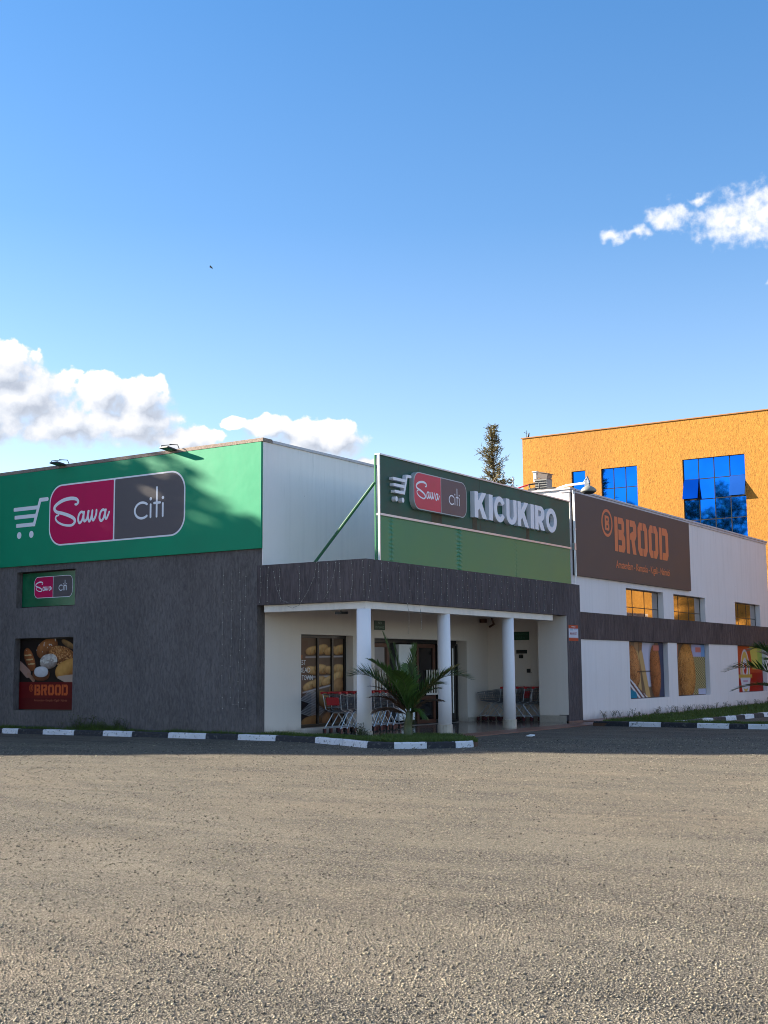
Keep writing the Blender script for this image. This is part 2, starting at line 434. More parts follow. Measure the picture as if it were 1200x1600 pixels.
def L_R(x, y):
    bowl = np.maximum(sd_box(x, y, .33, .69, .33, .31, .26), -sd_box(x, y, .30, .69, .14, .12, .10))
    d = np.minimum(np.minimum(sd_box(x, y, .115, .5, .115, .5), np.maximum(bowl, .12 - x)), sd_seg(x, y, (.33, .42), (.58, -.06), .12))
    return _clip(d, y)
LET = {'K': (L_K, .86), 'I': (L_I, .23), 'C': (L_C, .78), 'U': (L_U, .72), 'R': (L_R, .70), 'O': (L_O, .84)}
# stencil capitals, unit box 0..1
def cham(x, y, x0, x1, y0, y1, c, side='both'):
    d = sd_box(x, y, (x0 + x1) / 2, (y0 + y1) / 2, (x1 - x0) / 2, (y1 - y0) / 2)
    d = np.maximum(d, (x - x1) + (y - y1) + c); d = np.maximum(d, (x - x1) - (y - y0) + c)
    if side == 'both': d = np.maximum(d, -(x - x0) + (y - y1) + c); d = np.maximum(d, -(x - x0) - (y - y0) + c)
    return d
def St_B(x, y):
    r = np.minimum(cham(x, y, .36, .93, .50, 1, .13, 'r'), cham(x, y, .36, 1, 0, .54, .13, 'r'))
    r = np.maximum(r, -sd_box(x, y, .5, .73, .17, .085)); r = np.maximum(r, -sd_box(x, y, .5, .27, .17, .075))
    return np.minimum(sd_box(x, y, .15, .5, .15, .5), r)
def St_R(x, y):
    r = np.maximum(cham(x, y, .36, 1, .42, 1, .14, 'r'), -sd_box(x, y, .5, .71, .17, .10))
    leg = _clip(sd_seg(x, y, (.60, .52), (.84, -.15), .155), y)
    return np.minimum(sd_box(x, y, .15, .5, .15, .5), np.minimum(r, leg))
def St_O(x, y):
    r = np.maximum(cham(x, y, 0, 1, 0, 1, .18), -sd_box(x, y, .5, .5, .19, .27)); return np.maximum(r, -sd_box(x, y, .5, .5, .035, .6))
def St_D(x, y):
    r = np.maximum(cham(x, y, .36, 1, 0, 1, .16, 'r'), -sd_box(x, y, .5, .5, .19, .27)); return np.minimum(sd_box(x, y, .15, .5, .15, .5), r)
STEN = [St_B, St_R, St_O, St_O, St_D]
def sdf_brood(x, y):
    """5 wide letters in a 5.6 x 1 strip, each 1.0 wide and .12 apart"""
    d = np.full(np.shape(x), 1e9)
    for i, f in enumerate(STEN): d = np.minimum(d, f(x - i * 1.13, y))
    return d
def sdf_ringB(x, y):
    """unit circle radius 1 around 0"""
    r = np.abs(np.hypot(x, y) - .86) - .10
    b = np.minimum(sd_box(x, y, -.26, 0, .12, .5), np.maximum(np.minimum(sd_box(x, y, 0, .25, .34, .25, .18), sd_box(x, y, .03, -.25, .36, .27, .18)), -np.minimum(sd_box(x, y, 0, .24, .13, .08), sd_box(x, y, .02, -.25, .14, .09))))
    return np.minimum(r, b)

# ------------------------------------------------------------------ materials
def new_mat(name):
    m = bpy.data.materials.new(name); m.use_nodes = True; t = NT(m.node_tree); t.n.clear()
    o = t.n.new('ShaderNodeOutputMaterial'); b = t.n.new('ShaderNodeBsdfPrincipled'); t.l.new(b.outputs[0], o.inputs[0])
    return m, t, b
def plain(name, col, rough=.6, metal=0.0, var=.06, vs=3.0, bump=0.0, bs=40, bd=.002, spec=None, grime=0.0):
    m, t, b = new_mat(name); tc_ = t.n.new('ShaderNodeTexCoord').outputs['Object']
    c = col if len(col) == 3 else col[:3]
    n = t.noise(tc_, vs, 5, .6)
    cc = t.mix(t.maprange(n, .3, .7), tuple(x * (1 - var) for x in c), tuple(min(1, x * (1 + var)) for x in c))
    if grime > 0:
        g = t.maprange(t.noise(t.scale(tc_, (1.6, 1.6, .45)), 1.8, 6, .65), .50, .78)
        cc = t.mix(t.math('MULTIPLY', g, grime), cc, tuple(x * .45 + .02 for x in c))
    t.put(b.inputs['Base Color'], cc); t.put(b.inputs['Roughness'], t.maprange(n, .2, .8, max(.02, rough - .06), min(1, rough + .06)))
    b.inputs['Metallic'].default_value = metal
    if spec is not None: b.inputs['Specular IOR Level'].default_value = spec
    if bump > 0: t.put(b.inputs['Normal'], t.bump(t.noise(tc_, bs, 3), bump, bd))
    return m
def attr_mat(name, rough=.35, spec=.4):
    m, t, b = new_mat(name); a = t.n.new('ShaderNodeAttribute'); a.attribute_name = 'Col'
    t.l.new(a.outputs[0], b.inputs['Base Color']); b.inputs['Roughness'].default_value = rough; b.inputs['Specular IOR Level'].default_value = spec
    return m
def bark_plaster(name, c0, c1, xs=13, zs=5.5, strength=.9, dist=.02, streak=True, edge=.5):
    """render trowelled in short vertical strokes"""
    m, t, b = new_mat(name); tc_ = t.n.new('ShaderNodeTexCoord').outputs['Object']
    v = t.scale(tc_, (xs, xs, zs))
    a = t.noise(v, 1.0, 5, .62, .35); fine = t.noise(t.scale(tc_, (xs * 3, xs * 3, zs * 4)), 1.0, 4, .6)
    ridge = t.math('ABSOLUTE', t.math('SUBTRACT', t.noise(t.scale(tc_, (xs * .9, xs * .9, zs * .55)), 1.0, 3, .5, .8), .5))
    groove = t.maprange(ridge, 0, .055, 0, 1)
    h = t.math('ADD', t.math('MULTIPLY', a, 1.0), t.math('ADD', t.math('MULTIPLY', fine, .35), t.math('MULTIPLY', groove, .35)))
    big = t.noise(t.scale(tc_, (1, 1, .6)), .7, 5, .6)
    f = t.maprange(t.math('ADD', t.math('MULTIPLY', a, .6), t.math('MULTIPLY', big, .5)), .35, .78)
    col = t.mix(f, c0, c1)
    col = t.mix(t.maprange(groove, 0, 1, .28, 0), col, tuple(x * .35 for x in c0))
    t.put(b.inputs['Base Color'], col); b.inputs['Roughness'].default_value = .88; b.inputs['Specular IOR Level'].default_value = .25
    t.put(b.inputs['Normal'], t.bump(h, strength, dist))
    return m
def white_plaster(name, c=(.62, .62, .64), streaks=.35, bump=.5):
    m, t, b = new_mat(name); tc_ = t.n.new('ShaderNodeTexCoord').outputs['Object']
    a = t.noise(t.scale(tc_, (14, 14, 3)), 1.0, 5, .6, .3)
    drip = t.noise(t.scale(tc_, (5.5, 5.5, .28)), 1.0, 6, .65)
    big = t.noise(tc_, .5, 4, .6)
    col = t.mix(t.maprange(drip, .48, .74, 0, streaks), c, tuple(x * .62 for x in c))
    col = t.mix(t.maprange(big, .4, .7, 0, .22), col, (c[0] * .86, c[1] * .80, c[2] * .74))
    # thin scattered specks
    sp = t.maprange(t.voronoi(tc_, 1.3), 0, .03, 1, 0)
    col = t.mix(t.math('MULTIPLY', sp, .7), col, (.08, .07, .07))
    zz = t.n.new('ShaderNodeSeparateXYZ'); t.l.new(tc_, zz.inputs[0])
    dirt = t.maprange(t.math('ADD', zz.outputs[2], t.math('MULTIPLY', t.noise(t.scale(tc_, (3, 3, 1.5)), 1.0, 6, .7), .5)), .22, .62, .55, 0, smooth=True)
    col = t.mix(dirt, col, (.20, .12, .075))
    drip2 = t.maprange(t.noise(t.scale(tc_, (9, 9, .35)), 1.0, 5, .7), .60, .72, 0, .30); top = t.maprange(t.math('ADD', zz.outputs[2], t.math('MULTIPLY', big, 1.5)), 6.2, 7.7, 0, 1)
    col = t.mix(t.math('MULTIPLY', drip2, top), col, (.10, .09, .085))
    t.put(b.inputs['Base Color'], col); b.inputs['Roughness'].default_value = .8; b.inputs['Specular IOR Level'].default_value = .3
    t.put(b.inputs['Normal'], t.bump(a, bump, .012))
    return m
M = {}
M['grey'] = bark_plaster('grey_render', (.090, .078, .077), (.185, .164, .163))
M['fascia'] = bark_plaster('brown_grey_render', (.060, .048, .050), (.150, .120, .124), xs=15, zs=2.6, strength=1.0, dist=.025)
M['band'] = bark_plaster('brown_band_render', (.052, .036, .036), (.160, .115, .108), xs=9, zs=1.8, strength=1.0, dist=.03)
M['coping'] = bark_plaster('coping_render', (.20, .15, .13), (.36, .29, .25), xs=25, zs=25, strength=.8, dist=.01)
M['white'] = white_plaster('white_render', (.76, .695, .69), .22)
M['side'] = white_plaster('side_render', (.84, .775, .765), .18, .4)
M['porch'] = white_plaster('porch_render', (.74, .655, .585), .10, .25)
M['column'] = white_plaster('column_paint', (.80, .765, .775), .08, .3)
M['trim'] = plain('white_trim', (.74, .66, .58), .6, grime=.35)
M['cap'] = plain('parapet_cap', (.50, .47, .50), .6, grime=.4)
M['roof'] = plain('roof_sheet', (.25, .25, .26), .5, grime=.5)
M['tilewall'] = plain('cream_tile', (.42, .36, .30), .3, var=.15, vs=6)
M['dark'] = plain('dark_frame', (.012, .011, .011), .35)
M['wood'] = plain('brown_door_wood', (.10, .035, .018), .4, var=.25, vs=8)
M['alu'] = plain('aluminium', (.55, .56, .58), .35, metal=.7)
M['steelgrey'] = plain('galvanised', (.26, .27, .29), .38, metal=.85, var=.15)
M['blackmetal'] = plain('black_metal', (.02, .02, .022), .45)
M['red'] = plain('red_plastic', (.42, .012, .018), .4)
M['wheel'] = plain('rubber', (.03, .03, .03), .7)
M['rubberred'] = plain('red_caster_cover', (.08, .010, .012), .45)
M['paper'] = plain('white_paper', (.8, .8, .8), .7)
M['glass_dark'] = plain('dark_glazing', (.010, .010, .012), .06, spec=.9, var=.3)
M['black'] = plain('black_plate', (.006, .008, .008), .5)

# sign vinyls
M['green_board'] = plain('green_board_vinyl', (.002, .235, .118), .5, var=.07, vs=.8, grime=.10, spec=.2, bump=.25, bs=1.3, bd=.03)
M['sign_green_dark'] = plain('weathered_green_panel', (.005, .066, .040), .55, var=.35, vs=1.2, grime=.5)
M['white_vinyl'] = plain('white_vinyl', (.74, .74, .80), .4, var=.02)
M['pink'] = plain('magenta_vinyl', (.50, .002, .080), .5, var=.04, spec=.2)
M['redpanel'] = plain('faded_red_vinyl', (.56, .030, .066), .4, var=.08, vs=2)
M['char'] = plain('charcoal_vinyl', (.078, .062, .070), .5, var=.05)
M['char2'] = plain('brown_charcoal_vinyl', (.090, .058, .068), .42, var=.15, vs=2)
M['brood_brown'] = plain('brown_board_vinyl', (.080, .050, .044), .60, var=.06, vs=.6)
M['brood_orange'] = plain('orange_vinyl', (.62, .15, .052), .45, var=.03)
M['edgegrey'] = plain('sign_side_grey', (.42, .45, .46), .45, var=.05)
M['poster'] = attr_mat('printed_poster', .45, .12)
M['poster_matt'] = attr_mat('printed_notice', .6, .3)

def green_skin():
    """stretched vinyl skin, rucked along its welded seams"""
    m, t, b = new_mat('green_vinyl_skin'); tc_ = t.n.new('ShaderNodeTexCoord').outputs['Object']
    sp_ = t.n.new('ShaderNodeSeparateXYZ'); t.l.new(tc_, sp_.inputs[0]); y = sp_.outputs[1]; z = sp_.outputs[2]
    h = None
    for ys, wd, amp in ((-4.57, .16, .7), (-1.41, .22, 1.0), (1.72, .10, .35)):
        d = t.math('ABSOLUTE', t.math('SUBTRACT', y, ys))
        win = t.maprange(d, 0, wd, 1, 0, smooth=True)
        rip = t.math('SINE', t.math('ADD', t.math('MULTIPLY', z, 62), t.math('MULTIPLY', t.noise(tc_, 3, 3), 9)))
        seam = t.maprange(d, 0, .012, -2.5, 0)
        v = t.math('ADD', t.math('MULTIPLY', t.math('MULTIPLY', win, rip), amp), seam)
        h = v if h is None else t.math('ADD', h, v)
    f = t.maprange(t.noise(t.scale(tc_, (1, .7, .7)), .8, 4), .35, .7)
    col = t.mix(f, (.006, .185, .085), (.014, .200, .072))
    t.put(b.inputs['Base Color'], col); b.inputs['Roughness'].default_value = .36
    t.put(b.inputs['Normal'], t.bump(h, .7, .012))
    return m
M['skin'] = green_skin()

def mirror_mat(name, col, rough=.03, wob=.15, ws=1.2):
    m, t, b = new_mat(name); tc_ = t.n.new('ShaderNodeTexCoord').outputs['Object']
    t.put(b.inputs['Base Color'], t.mix(t.maprange(t.noise(tc_, .9, 3), .35, .65), col, tuple(x * .85 for x in col)))
    b.inputs['Metallic'].default_value = 1; b.inputs['Roughness'].default_value = rough
    t.put(b.inputs['Normal'], t.bump(t.noise(tc_, ws, 2), wob, .01))
    return m
M['mirror'] = mirror_mat('bronze_mirror_glass', (.70, .64, .60))
M['blueglass'] = mirror_mat('blue_mirror_glass', (.010, .19, .74), .03, .05)
M['blueglass2'] = mirror_mat('blue_mirror_glass_pale', (.14, .42, .90), .05, .08)

def orange_render():
    m, t, b = new_mat('orange_rough_render'); tc_ = t.n.new('ShaderNodeTexCoord').outputs['Object']
    a = t.noise(t.scale(tc_, (6, 6, 3.5)), 1.0, 7, .78, .15); w_ = t.noise(t.scale(tc_, (17, 17, 8)), 1.0, 6, .80, .2)
    big = t.noise(t.scale(tc_, (.35, .35, .12)), 1.0, 5, .6)
    h = t.math('ADD', a, t.math('MULTIPLY', w_, .6))
    col = t.ramp(t.math('ADD', t.math('MULTIPLY', w_, .62), t.math('MULTIPLY', a, .38)), [(.36, (.12, .048, .008)), (.46, (.34, .150, .016)), (.62, (.46, .222, .032))])
    col = t.mix(t.maprange(big, .42, .72, 0, .40), col, (.26, .10, .016))
    t.put(b.inputs['Base Color'], col); b.inputs['Roughness'].default_value = .9
    t.put(b.inputs['Normal'], t.bump(h, .55, .05)); return m
M['orange'] = orange_render()

def ground_mat():
    m, t, b = new_mat('gravelled_asphalt'); tc_ = t.n.new('ShaderNodeTexCoord').outputs['Object']
    big = t.noise(t.scale(tc_, (1, 1, 1)), .22, 6, .62, .4)
    # dust lies in drawn-out patches
    rot = t.n.new('ShaderNodeMapping'); t.put(rot.inputs[0], tc_); rot.inputs['Rotation'].default_value = (0, 0, R_(-30)); rot.inputs['Scale'].default_value = (.35, 1.1, 1)
    dust = t.noise(rot.outputs[0], .9, 7, .68, .5)
    rough = t.noise(rot.outputs[0], 3.2, 6, .7, .3)
    grain = t.noise(tc_, 55, 5, .75); st = t.n.new('ShaderNodeTexVoronoi'); t.put(st.inputs['Vector'], tc_); st.inputs['Scale'].default_value = 105
    st2 = t.n.new('ShaderNodeTexVoronoi'); t.put(st2.inputs['Vector'], tc_); st2.inputs['Scale'].default_value = 56
    stone = t.ramp(st.outputs['Color'], [(.0, (.012, .012, .012)), (.35, (.075, .069, .060)), (.7, (.26, .235, .195)), (1, (.62, .56, .46))])
    stone2 = t.ramp(st2.outputs['Color'], [(.0, (.02, .019, .018)), (.5, (.175, .158, .132)), (1, (.50, .45, .37))])
    basec = t.mix(.45, stone, stone2)
    basec = t.mix(t.maprange(st2.outputs['Distance'], .30, .62, 0, .75), basec, (.022, .021, .021))
    dcol = t.mix(t.maprange(t.noise(tc_, .35, 3), .4, .65), (.50, .435, .335), (.54, .43, .31))
    dm = t.maprange(t.math('ADD', t.math('ADD', t.math('MULTIPLY', dust, .55), t.math('MULTIPLY', rough, .28)), t.math('MULTIPLY', big, .35)), .50, .74)
    gm = t.math('MULTIPLY', dm, t.maprange(grain, .35, .65, .35, 1.0))
    dcol = t.mix(1.0, dcol, t.ramp(t.math('ADD', t.math('MULTIPLY', grain, .6), t.math('MULTIPLY', t.maprange(st.outputs['Distance'], 0, .6), .4)), [(.25, (1.25, 1.25, 1.25)), (.75, (.45, .45, .46))]), 'MULTIPLY')
    col = t.mix(t.math('MULTIPLY', gm, .62), basec, dcol)
    col = t.mix(t.maprange(big, .38, .62, .0, .15), col, (.11, .10, .08), 'MIX')
    # overhead cable's shadow painted as the first straight dark line, then worn wheel tracks and a few darker oil-stained patches
    sx_ = t.n.new('ShaderNodeSeparateXYZ'); t.l.new(tc_, sx_.inputs[0]); X_, Y_ = sx_.outputs[0], sx_.outputs[1]
    wob = t.math('MULTIPLY', t.noise(tc_, .12, 2), 3.0)
    for a_, b_, c_, wd_, am_ in ((-.104, 1, 11.31, .10, .38), (-.104, 1, 9.75, .12, .22), (.42, .907, 9.4, .16, .24), (.42, .907, 7.7, .16, .20), (-.5, .866, 22.5, .15, .22), (-.5, .866, 20.8, .15, .18)):
        dline = t.math('ABSOLUTE', t.math('ADD', t.math('ADD', t.math('MULTIPLY', X_, a_), t.math('MULTIPLY', Y_, b_)), t.math('ADD', t.math('MULTIPLY', wob, .0 if a_ == -.104 else .5), c_)))
        col = t.mix(t.math('MULTIPLY', t.maprange(dline, wd_ * .4, wd_ * 1.6, am_, 0, smooth=True), t.maprange(rough, .35, .6)), col, (.055, .050, .045))
    oil = t.maprange(t.noise(tc_, .55, 5, .7), .66, .76, 0, .25); col = t.mix(oil, col, (.05, .046, .042))
    t.put(b.inputs['Base Color'], col); b.inputs['Roughness'].default_value = .93; b.inputs['Specular IOR Level'].default_value = .2
    h1 = t.maprange(st.outputs['Distance'], 0, .6, 1, 0); h2 = t.maprange(st2.outputs['Distance'], 0, .6, 1, 0)
    # dusty places are smoother, so the stones stand out less there
    hh = t.math('ADD', t.math('MULTIPLY', h1, .5), t.math('ADD', t.math('MULTIPLY', h2, .8), t.math('MULTIPLY', t.noise(tc_, 20, 3, .6), .12)))
    t.put(b.inputs['Normal'], t.bump(hh, 1.0, .020))
    return m
M['ground'] = ground_mat()
M['soil'] = plain('soil', (.085, .045, .028), .95, var=.3, vs=6, bump=.6, bs=20, bd=.02)
def tile_floor():
    m, t, b = new_mat('polished_tile'); tc_ = t.n.new('ShaderNodeTexCoord').outputs['Object']
    br = t.n.new('ShaderNodeTexBrick'); t.put(br.inputs['Vector'], tc_); br.offset = 0; br.inputs['Scale'].default_value = 1
    br.inputs['Brick Width'].default_value = .4; br.inputs['Row Height'].default_value = .4; br.inputs['Mortar Size'].default_value = .004
    br.inputs['Color1'].default_value = (.14, .115, .10, 1); br.inputs['Color2'].default_value = (.19, .155, .135, 1); br.inputs['Mortar'].default_value = (.05, .04, .04, 1)
    t.put(b.inputs['Base Color'], t.mix(t.maprange(t.noise(tc_, 4, 5), .3, .7, 0, .3), br.outputs[0], (.22, .15, .12)))
    b.inputs['Roughness'].default_value = .12; return m
M['tile'] = tile_floor()
M['apron'] = plain('terracotta_border', (.20, .095, .070), .45, var=.2, vs=5, grime=.3)
def kerb_mat(name, c, chip):
    m, t, b = new_mat(name); tc_ = t.n.new('ShaderNodeTexCoord').outputs['Object']
    n = t.noise(tc_, 14, 6, .7); col = t.mix(t.maprange(n, .56, .64), c, chip)
    n2 = t.noise(tc_, 3, 5, .6); col = t.mix(t.maprange(n2, .35, .75, 0, .35), col, tuple(x * .5 + .02 for x in c))
    t.put(b.inputs['Base Color'], col); b.inputs['Roughness'].default_value = .75
    t.put(b.inputs['Normal'], t.bump(n, .5, .01)); return m
M['kerbw'] = kerb_mat('white_kerb_paint', (.66, .66, .70), (.06, .055, .05)); M['kerbb'] = kerb_mat('black_kerb_paint', (.014, .015, .022), (.09, .09, .09))
def leaf_mat(name, c0, c1, rough=.5, trans=.25):
    m, t, b = new_mat(name); tc_ = t.n.new('ShaderNodeTexCoord').outputs['Object']; gi = t.n.new('ShaderNodeNewGeometry')
    f = t.math('ADD', t.math('MULTIPLY', gi.outputs['Random Per Island'], .6), t.math('MULTIPLY', t.noise(tc_, 1.5, 3), .6))
    t.put(b.inputs['Base Color'], t.mix(t.maprange(f, .2, .95), c0, c1)); b.inputs['Roughness'].default_value = rough
    tr = t.n.new('ShaderNodeBsdfTranslucent'); t.put(tr.inputs[0], t.mix(.5, c0, tuple(min(1, x * 1.6) for x in c1)))
    mx = t.n.new('ShaderNodeMixShader'); mx.inputs[0].default_value = trans
    t.l.new(b.outputs[0], mx.inputs[1]); t.l.new(tr.outputs[0], mx.inputs[2])
    out = [n for n in t.n if n.type == 'OUTPUT_MATERIAL'][0]; t.l.new(mx.outputs[0], out.inputs[0])
    return m
M['grass'] = leaf_mat('grass_blades', (.028, .058, .008), (.105, .155, .022), .6)
M['palm'] = leaf_mat('palm_leaf', (.028, .065, .015), (.10, .18, .035), .38)
M['palmy'] = leaf_mat('palm_leaf_yellowing', (.16, .11, .03), (.26, .20, .06), .5)
M['palmdry'] = leaf_mat('palm_leaf_dry', (.075, .038, .020), (.16, .085, .045), .6)
M['palmstem'] = plain('palm_stem', (.075, .085, .030), .55, var=.3, vs=8)
M['conifer'] = leaf_mat('conifer_leaf', (.040, .038, .012), (.125, .095, .028), .7)
M['treeleaf'] = leaf_mat('tree_leaf', (.010, .026, .006), (.035, .065, .014), .6, .10)
M['bark'] = plain('tree_bark', (.09, .065, .045), .9, var=.3, vs=5, bump=.6, bs=12, bd=.02)
M['weed'] = leaf_mat('weed_leaf', (.035, .05, .015), (.09, .10, .035), .7)
M['bulb'] = plain('bulb_plastic', (.75, .72, .62), .3)
M['wire'] = plain('pale_wire', (.19, .175, .165), .6)
M['feather'] = plain('dark_feather', (.02, .02, .025), .6)
M['stone'] = leaf_mat('loose_gravel', (.025, .023, .020), (.30, .265, .20), .9, 0.0)
# ================================================================== THE SETTING
G0 = 0.05                                                   # level of the yard
def ground():
    # one sheet to the horizon, finer near the yard
    mb = MB(); mb.quad((-900, -900, G0), (900, -900, G0), (900, 900, G0), (-900, 900, G0))
    o = mb.build('ground', M['ground']); return tag(o, kind='structure')
ground()
# tiled porch floor and its terracotta border
pf = MB(); pf.prism([(-3.10, .02), (.28, .02), (.28, 11.38), (-3.10, 11.38)], G0 - .02, .075)
tag(pf.build('porch_floor', M['tile']), kind='structure')
ap = MB(); ap.prism([(.28, 1.2), (1.02, 1.9), (1.00, 9.9), (.75, 10.6), (.28, 11.6)], G0 - .02, .070); ap.prism([(-.19, 11.43), (.28, 11.60), (.55, 10.9), (1.15, 11.2), (.9, 12.3), (.12, 31.3), (-.19, 31.3)], G0 - .02, .10)
tag(ap.build('paved_apron', M['apron']), kind='structure')

# planting beds (soil)
KL = [(-13.6, -.62), (-12.4, -.60), (-11.19, -.60), (-10.61, -.57), (-9.71, -.53), (-8.57, -.53), (-7.61, -.47), (-6.65, -.44), (-5.45, -.45), (-4.25, -.47), (-3.32, -.42), (-2.19, -.45), (-.94, -.66), (.16, -1.16), (1.14, -1.70), (1.77, -1.66), (2.31, -1.27), (2.75, -.88), (2.93, -.45)]
bed = [(-13.6, -.02)] + [(x, y + .06) for x, y in KL] + [(2.75, .05), (2.2, .75), (1.25, 1.25), (.42, 1.15), (.34, -.02)]
mb = MB(); mb.prism(bed[::1], G0 - .02, .15); tag(mb.build('planting_bed', M['soil']), kind='structure')
bed2 = [(1.18, 9.45), (7.5, 9.35), (7.5, 10.55), (3.05, 10.5), (3.55, 17.8), (3.7, 31.2), (.15, 31.2), (.9, 12.35), (1.1, 11.3)]
mb = MB(); mb.prism(bed2, G0 - .02, .13); tag(mb.build('planting_bed', M['soil']), kind='structure')

# kerbstones: every painted stone is one object
ORD = ['first', 'second', 'third', 'fourth', 'fifth', 'sixth', 'seventh', 'eighth', 'ninth', 'tenth', 'eleventh', 'twelfth', 'thirteenth', 'fourteenth', 'fifteenth', 'sixteenth', 'seventeenth', 'eighteenth', 'nineteenth', 'twentieth']
def kerbstone(a, b, white, label, group, wd=.15, h=.13, side=1):
    a = Vector((*a, 0)); b = Vector((*b, 0)); d = (b - a).normalized(); n = Vector((-d.y, d.x, 0)) * side
    L = (b - a).length; g = .006; mb = MB(); seg = 7; rows = []
    for i in range(seg + 1):
        p = a + d * (g + (L - 2 * g) * i / seg); jit = [random.uniform(-.005, .005) for _ in range(4)]
        prof = [(0 + jit[0], 0), (.012 + jit[1], h - .025), (.035, h + jit[2]), (wd - .02, h + jit[3]), (wd, h - .02), (wd, 0)]
        rows.append([p + n * x + Vector((0, 0, G0 + z - (.02 if z == 0 else 0))) for x, z in prof])
    k = len(rows[0]); vs = [p for r in rows for p in r]
    fs = [(i * k + j, (i + 1) * k + j, (i + 1) * k + j + 1, i * k + j + 1) for i in range(seg) for j in range(k - 1)]
    if side < 0: fs = [f[::-1] for f in fs]
    fs += [tuple(range(k)), tuple(seg * k + j for j in range(k - 1, -1, -1))]
    mb.add(vs, fs)
    return tag(mb.build('kerbstone', M['kerbw'] if white else M['kerbb']), label, 'kerbstone', group)
# left row: colour boundaries read along the row, white / black in turn
cols = [0, 0, 1, 0, 1, 0, 1, 0, 1, 0, 1, 0, 1, 1, 0, 1, 0, 1]
cols = {(-13.6): 1, (-12.4): 0, (-11.19): 1, (-10.61): 0, (-9.71): 1, (-8.57): 0, (-7.61): 1, (-6.65): 0, (-5.45): 1, (-4.25): 0, (-3.32): 1, (-2.19): 0, (-.94): 1, (.16): 1, (1.14): 0, (1.77): 1, (2.31): 0, (2.75): 1}
cnt = [0, 0]
for i in range(len(KL) - 1):
    wh = cols[KL[i][0]]; where = 'beside grey wall and palm'
    k_ = cnt[wh]; cnt[wh] += 1
    kerbstone(KL[i], KL[i + 1], wh, '%s kerbstone, %s %s one from the left %s' % ('white' if wh else 'black', ORD[k_], 'white' if wh else 'black', where), 'painted kerbstones along the grey wall and palm bed')
KR = [(1.18, 9.46), (2.25, 9.40), (3.18, 9.34), (4.20, 9.26), (5.07, 9.22), (5.56, 9.22), (6.5, 9.25), (7.4, 9.3)]
cr = [0, 1, 0, 1, 0, 1, 0]; cnt = [0, 0]
for i in range(len(KR) - 1):
    wh = cr[i]; k_ = cnt[wh]; cnt[wh] += 1
    kerbstone(KR[i], KR[i + 1], wh, '%s kerbstone, %s %s one from the left in front kerb before the white wall' % ('white' if wh else 'black', ORD[k_], 'white' if wh else 'black'), 'painted kerbstones in front of the white wall')
ys_ = [10.45, 11.0, 12.1, 12.9, 13.9, 14.75, 15.5, 16.3, 17.2, 18.2, 19.3, 20.5]; cnt = [0, 0]
for i in range(len(ys_) - 1):
    wh = i % 2 == 0; k_ = cnt[wh]; cnt[wh] += 1; X = lambda y: 3.32 + (y - 10.4) * .045
    kerbstone((X(ys_[i]), ys_[i]), (X(ys_[i + 1]), ys_[i + 1]), wh, '%s kerbstone, %s %s one of the receding kerb round the right lawn' % ('white' if wh else 'black', ORD[k_], 'white' if wh else 'black'), 'painted kerbstones of the receding kerb', side=1, wd=.26)

# grass: blades scattered over the beds
def in_poly(px, py, poly):
    c = np.zeros(len(px), bool); n = len(poly)
    for i in range(n):
        x1, y1 = poly[i]; x2, y2 = poly[(i + 1) % n]
        k_ = ((y1 > py) != (y2 > py)) & (px < (x2 - x1) * (py - y1) / (y2 - y1 + 1e-12) + x1); c ^= k_
    return c
def grass(poly, count, zb, hmin, hmax, name='grass', dens=None, mat='grass', wd=.006):
    P_ = np.array(poly); pts = []
    while sum(len(a) for a in pts) < count:
        q = rng.uniform(P_.min(0), P_.max(0), (count * 3, 2)); q = q[in_poly(q[:, 0], q[:, 1], poly)]
        if dens is not None: q = q[rng.random(len(q)) < dens(q[:, 0], q[:, 1])]
        pts.append(q)
    q = np.concatenate(pts)[:count]; n = len(q)
    patch = .5 + .5 * np.sin(q[:, 0] * 3.1 + np.sin(q[:, 1] * 4) * 2) * np.cos(q[:, 1] * 2.7 + q[:, 0])
    h = rng.uniform(hmin, hmax, n) * (.6 + .6 * patch); a = rng.uniform(0, 2 * np.pi, n); lean = rng.uniform(.1, .9, n) * h; b = rng.uniform(0, 2 * np.pi, n); w_ = rng.uniform(.6, 1.3, n) * wd
    ax = np.cos(a) * w_; ay = np.sin(a) * w_; lx = np.cos(b) * lean; ly = np.sin(b) * lean; z0 = np.full(n, zb)
    v = np.stack([np.stack([q[:, 0] - ax, q[:, 1] - ay, z0], 1), np.stack([q[:, 0] + ax, q[:, 1] + ay, z0], 1),
                  np.stack([q[:, 0] + ax * .7 + lx * .35, q[:, 1] + ay * .7 + ly * .35, z0 + h * .6], 1), np.stack([q[:, 0] - ax * .7 + lx * .35, q[:, 1] - ay * .7 + ly * .35, z0 + h * .6], 1),
                  np.stack([q[:, 0] + lx, q[:, 1] + ly, z0 + h], 1)], 1).reshape(-1, 3)
    i = np.arange(n)[:, None] * 5
    f = np.concatenate([i + np.array([[0, 1, 2]]), i + np.array([[0, 2, 3]]), i + np.array([[3, 2, 4]])])
    return tag(np_mesh(name, v, f, M[mat]), kind='stuff')
gl = [(-13.6, -.03)] + [(x, y + .15) for x, y in KL] + [(2.75, .0), (2.2, .72), (1.25, 1.22), (.44, 1.12), (.36, -.03)]
grass(gl, 30000, .145, .05, .125, dens=lambda x, y: np.where(x > -3.2, 1.0, .45))
grass([(-9.2, -.30), (-7.2, -.28), (-7.2, -.05), (-9.2, -.05)], 900, .14, .10, .26)
grass([(1.35, 9.62), (7.4, 9.5), (7.4, 10.5), (3.2, 10.5), (3.4, 13), (.95, 12.4), (1.1, 11.3)], 16000, .12, .05, .13, wd=.008)
